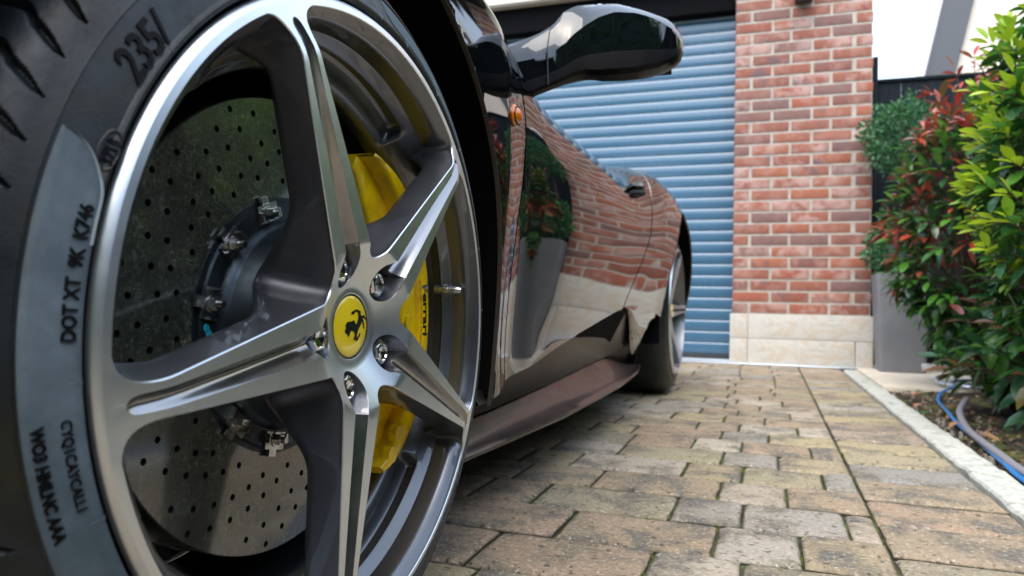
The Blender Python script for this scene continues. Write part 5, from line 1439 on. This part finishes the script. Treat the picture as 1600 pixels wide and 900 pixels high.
# --- wing mirror: sections in Y-z along X, with a crease between dark front face and bright top chamfer
def ip(x, pts): return interp(x, pts)
M_TOP = [(-.452, .786), (-.423, .806), (-.393, .826), (-.377, .838), (-.36, .855), (-.345, .882), (-.328, .897), (-.295, .904), (-.259, .899), (-.213, .882), (-.174, .864), (-.157, .850), (-.147, .826)]
M_CR = [(-.452, .754), (-.434, .762), (-.408, .768), (-.388, .778), (-.357, .796), (-.332, .814), (-.318, .828), (-.300, .842), (-.278, .852), (-.252, .857), (-.218, .853), (-.183, .841), (-.157, .827), (-.147, .814)]
M_BOT = [(-.452, .700), (-.407, .712), (-.382, .718), (-.345, .741), (-.325, .751), (-.313, .755), (-.298, .756), (-.280, .752), (-.247, .750), (-.214, .752), (-.182, .760), (-.161, .773), (-.152, .784), (-.147, .803)]
M_YF = [(-.452, 1.10), (-.42, 1.135), (-.385, 1.17), (-.345, 1.20), (-.30, 1.212), (-.25, 1.210), (-.20, 1.215), (-.17, 1.228), (-.155, 1.243), (-.147, 1.268)]
M_YB = [(-.452, 1.19), (-.42, 1.21), (-.385, 1.235), (-.345, 1.27), (-.325, 1.31), (-.30, 1.345), (-.25, 1.36), (-.20, 1.358), (-.17, 1.345), (-.155, 1.325), (-.147, 1.295)]
def msec(x):
    t_, c_, b_, f_, k_ = ip(x, M_TOP), ip(x, M_CR), ip(x, M_BOT), ip(x, M_YF), ip(x, M_YB)
    h = c_ - b_; dp = k_ - f_
    return [(x, f_ + dp * .24, b_), (x, f_ + dp * .07, b_ + h * .035), (x, f_ + dp * .012, b_ + h * .11), (x, f_ + dp * .002, b_ + h * .38), (x, f_, b_ + h * .68), (x, f_ - dp * .001, b_ + h * .94), (x, f_ - dp * .001, c_),
            (x, f_ + dp * .12, lerp(c_, t_, .36)), (x, f_ + dp * .26, lerp(c_, t_, .70)), (x, f_ + dp * .42, lerp(c_, t_, .92)), (x, f_ + dp * .58, t_), (x, f_ + dp * .82, t_ - h * .03), (x, k_, lerp(t_, b_, .16)), (x, k_, lerp(t_, b_, .5)), (x, k_, b_ + h * .46), (x, f_ + dp * .84, b_ + h * .32), (x, f_ + dp * .55, b_ + h * .13)]
mb = MB(); xs = [-.452 + i * .305 / 46 for i in range(47)]
rows = [msec(x) for x in xs]; mb.grid([r[0:3] for r in rows], 1); mb.grid([r[2:4] for r in rows], 1); mb.grid([r[3:15] for r in rows], 0); mb.grid([r[14:] + r[:1] for r in rows], 1)
n = 17; mb.add(rows[0], [tuple(range(n))[::-1]]); mb.add(rows[-1], [tuple(range(n))])
mir = mb.build('wing_mirror', [M['paint'], M['satin']], car, auto=24, recalc=True)
# seam between arm and housing
mb = MB(); rows = []
for x0 in (-0.3655, -0.3635):
    rows.append([(q[0] + (0.05 * (0.866 - q[2]) if True else 0), q[1] - 0.0006, q[2]) for q in [msec(x0 + 0.0)[k] for k in range(2, 11)]])
mb.grid(rows); mb.build('housing_seam', M['black'], mir)
mb = MB(); mb.add([(-0.30, 1.3625, .79), (-0.175, 1.3605, .79), (-0.175, 1.3605, .84), (-0.30, 1.3625, .87)], [(0, 1, 2, 3)[::-1]]); mb.build('mirror_glass', M['chrome'], mir, smooth=False)
mb = MB(); rows = []
for f, x, y, z, ry, rz in ((0, -.50, 1.14, .735, .09, .03), (.3, -.47, 1.145, .735, .075, .034), (.6, -.445, 1.15, .738, .056, .036), (1, -.425, 1.16, .742, .042, .032)):
    rows.append([(x - 0.25 * rz * sin(a), y + ry * cos(a), z + rz * sin(a)) for a in [2 * pi * k / 18 for k in range(18)]])
mb.grid(rows, closed=True); mb.add(rows[-1], [tuple(range(18))]); mb.build('mirror_base', M['paint'], mir, auto=60, recalc=True)

# --- rear wheel
RX, RY, RZ = -0.372, 3.20, 0.350
rw_ = MB()
NSEG = 96
def lat2(mb, prof, m, n=NSEG):
    rows = [[(RX + d, RY + cos(2 * pi * i / n) * r, RZ + sin(2 * pi * i / n) * r) for d, r in prof] for i in range(n)]; rows.append(rows[0]); mb.grid(rows, m)
lat2(rw_, [(0.004, 0.256), (0.002, 0.264), (-0.006, 0.2685), (-0.014, 0.264), (-0.03, 0.262)], 0)
lat2(rw_, [(0.004, 0.256), (-0.03, 0.248), (-0.06, 0.225), (-0.24, 0.225)], 1)
for k in range(5):
    a = PHI + 0.5 + k * 2 * pi / 5
    for sg in (-1, 1):
        rows = []
        for i in range(13):
            r = lerp(0.03, 0.257, i / 12); w0, w1 = 0.006 * (1 if r > .06 else .3), hw(max(r, 0.07)) * (1 + 2.0 * sm(.235, .257, r)); d = -0.03 + 0.034 * sm(0.03, 0.257, r)
            def q(s_, dd):
                x, y = rot2((r, sg * s_), a); return (RX + dd, RY + x, RZ + y)
            rows.append([q(0, d - 0.012), q(w0, d), q(w1, d), q(w1 + 0.004, d - 0.045)])
        rw_.grid([[r[0], r[1]] for r in rows], 1); rw_.grid([[r[1], r[2]] for r in rows], 0); rw_.grid([[r[2], r[3]] for r in rows], 1)
rear = rw_.build('wheel', [M['machined'], M['gun']], car, loc=(RX, RY, RZ), auto=32, recalc=False)
mb = MB(); lp = [(d - 0.002, r * 1.0) for d, r in TP]; prof2 = lp + [(-0.07 - i * 0.155 / 10, 0.3475) for i in range(1, 10)] + [(-0.295 - d, r) for d, r in reversed(lp)]
prof2 = [(d, r + (0.008 if r > 0.3 else 0.008 * max(0, (r - 0.27) / 0.03))) if i < 24 or i > 32 else (d, r) for i, (d, r) in enumerate(prof2)]
lat2(mb, prof2, 0, 120); mb.build('tyre', M['rubber'], rear, loc=(RX, RY, RZ), auto=40)
mb = MB(); mb.cyl((RX - 0.028, RY, RZ), (1, 0, 0), 0.027, 0.025, 0.006, 32); mb.build('centre_cap', M['cap_yellow'], rear)
mb = MB(); mb.cyl((RX - 0.095, RY, RZ), (1, 0, 0), 0.18, 0.18, 0.012, 64); mb.build('brake_disc', M['disc'], car)
mb = MB(); mb.cyl((RX - 0.07, RY, RZ), (1, 0, 0), 0.07, 0.05, 0.04, 32); mb.build('wheel_hub', M['dark'], car)

mb = MB(); mb.box((2 * MX + 0.41, 0.98, 0.115), (2 * MX + 0.50, 2.74, 0.30), bev=0.01); mb.build('side_skirt', M['skirt'], car, auto=40)
mb = MB(); mb.box((-1.95, -0.60, 0.10), (-0.58, -0.40, 0.24), bev=0.01); mb.build('front_splitter', M['liner'], car, auto=40)
for yy in (CY, RY):
    mb = MB(); mb.cyl((2 * MX - CX, yy, 0.343), (1, 0, 0), 0.335, 0.335, 0.24, 48); mb.cyl((2 * MX - CX - 0.004, yy, 0.343), (1, 0, 0), 0.25, 0.25, 0.003, 48, 1)
    mb.build('wheel', [M['rubber'], M['gun']], car, auto=40)
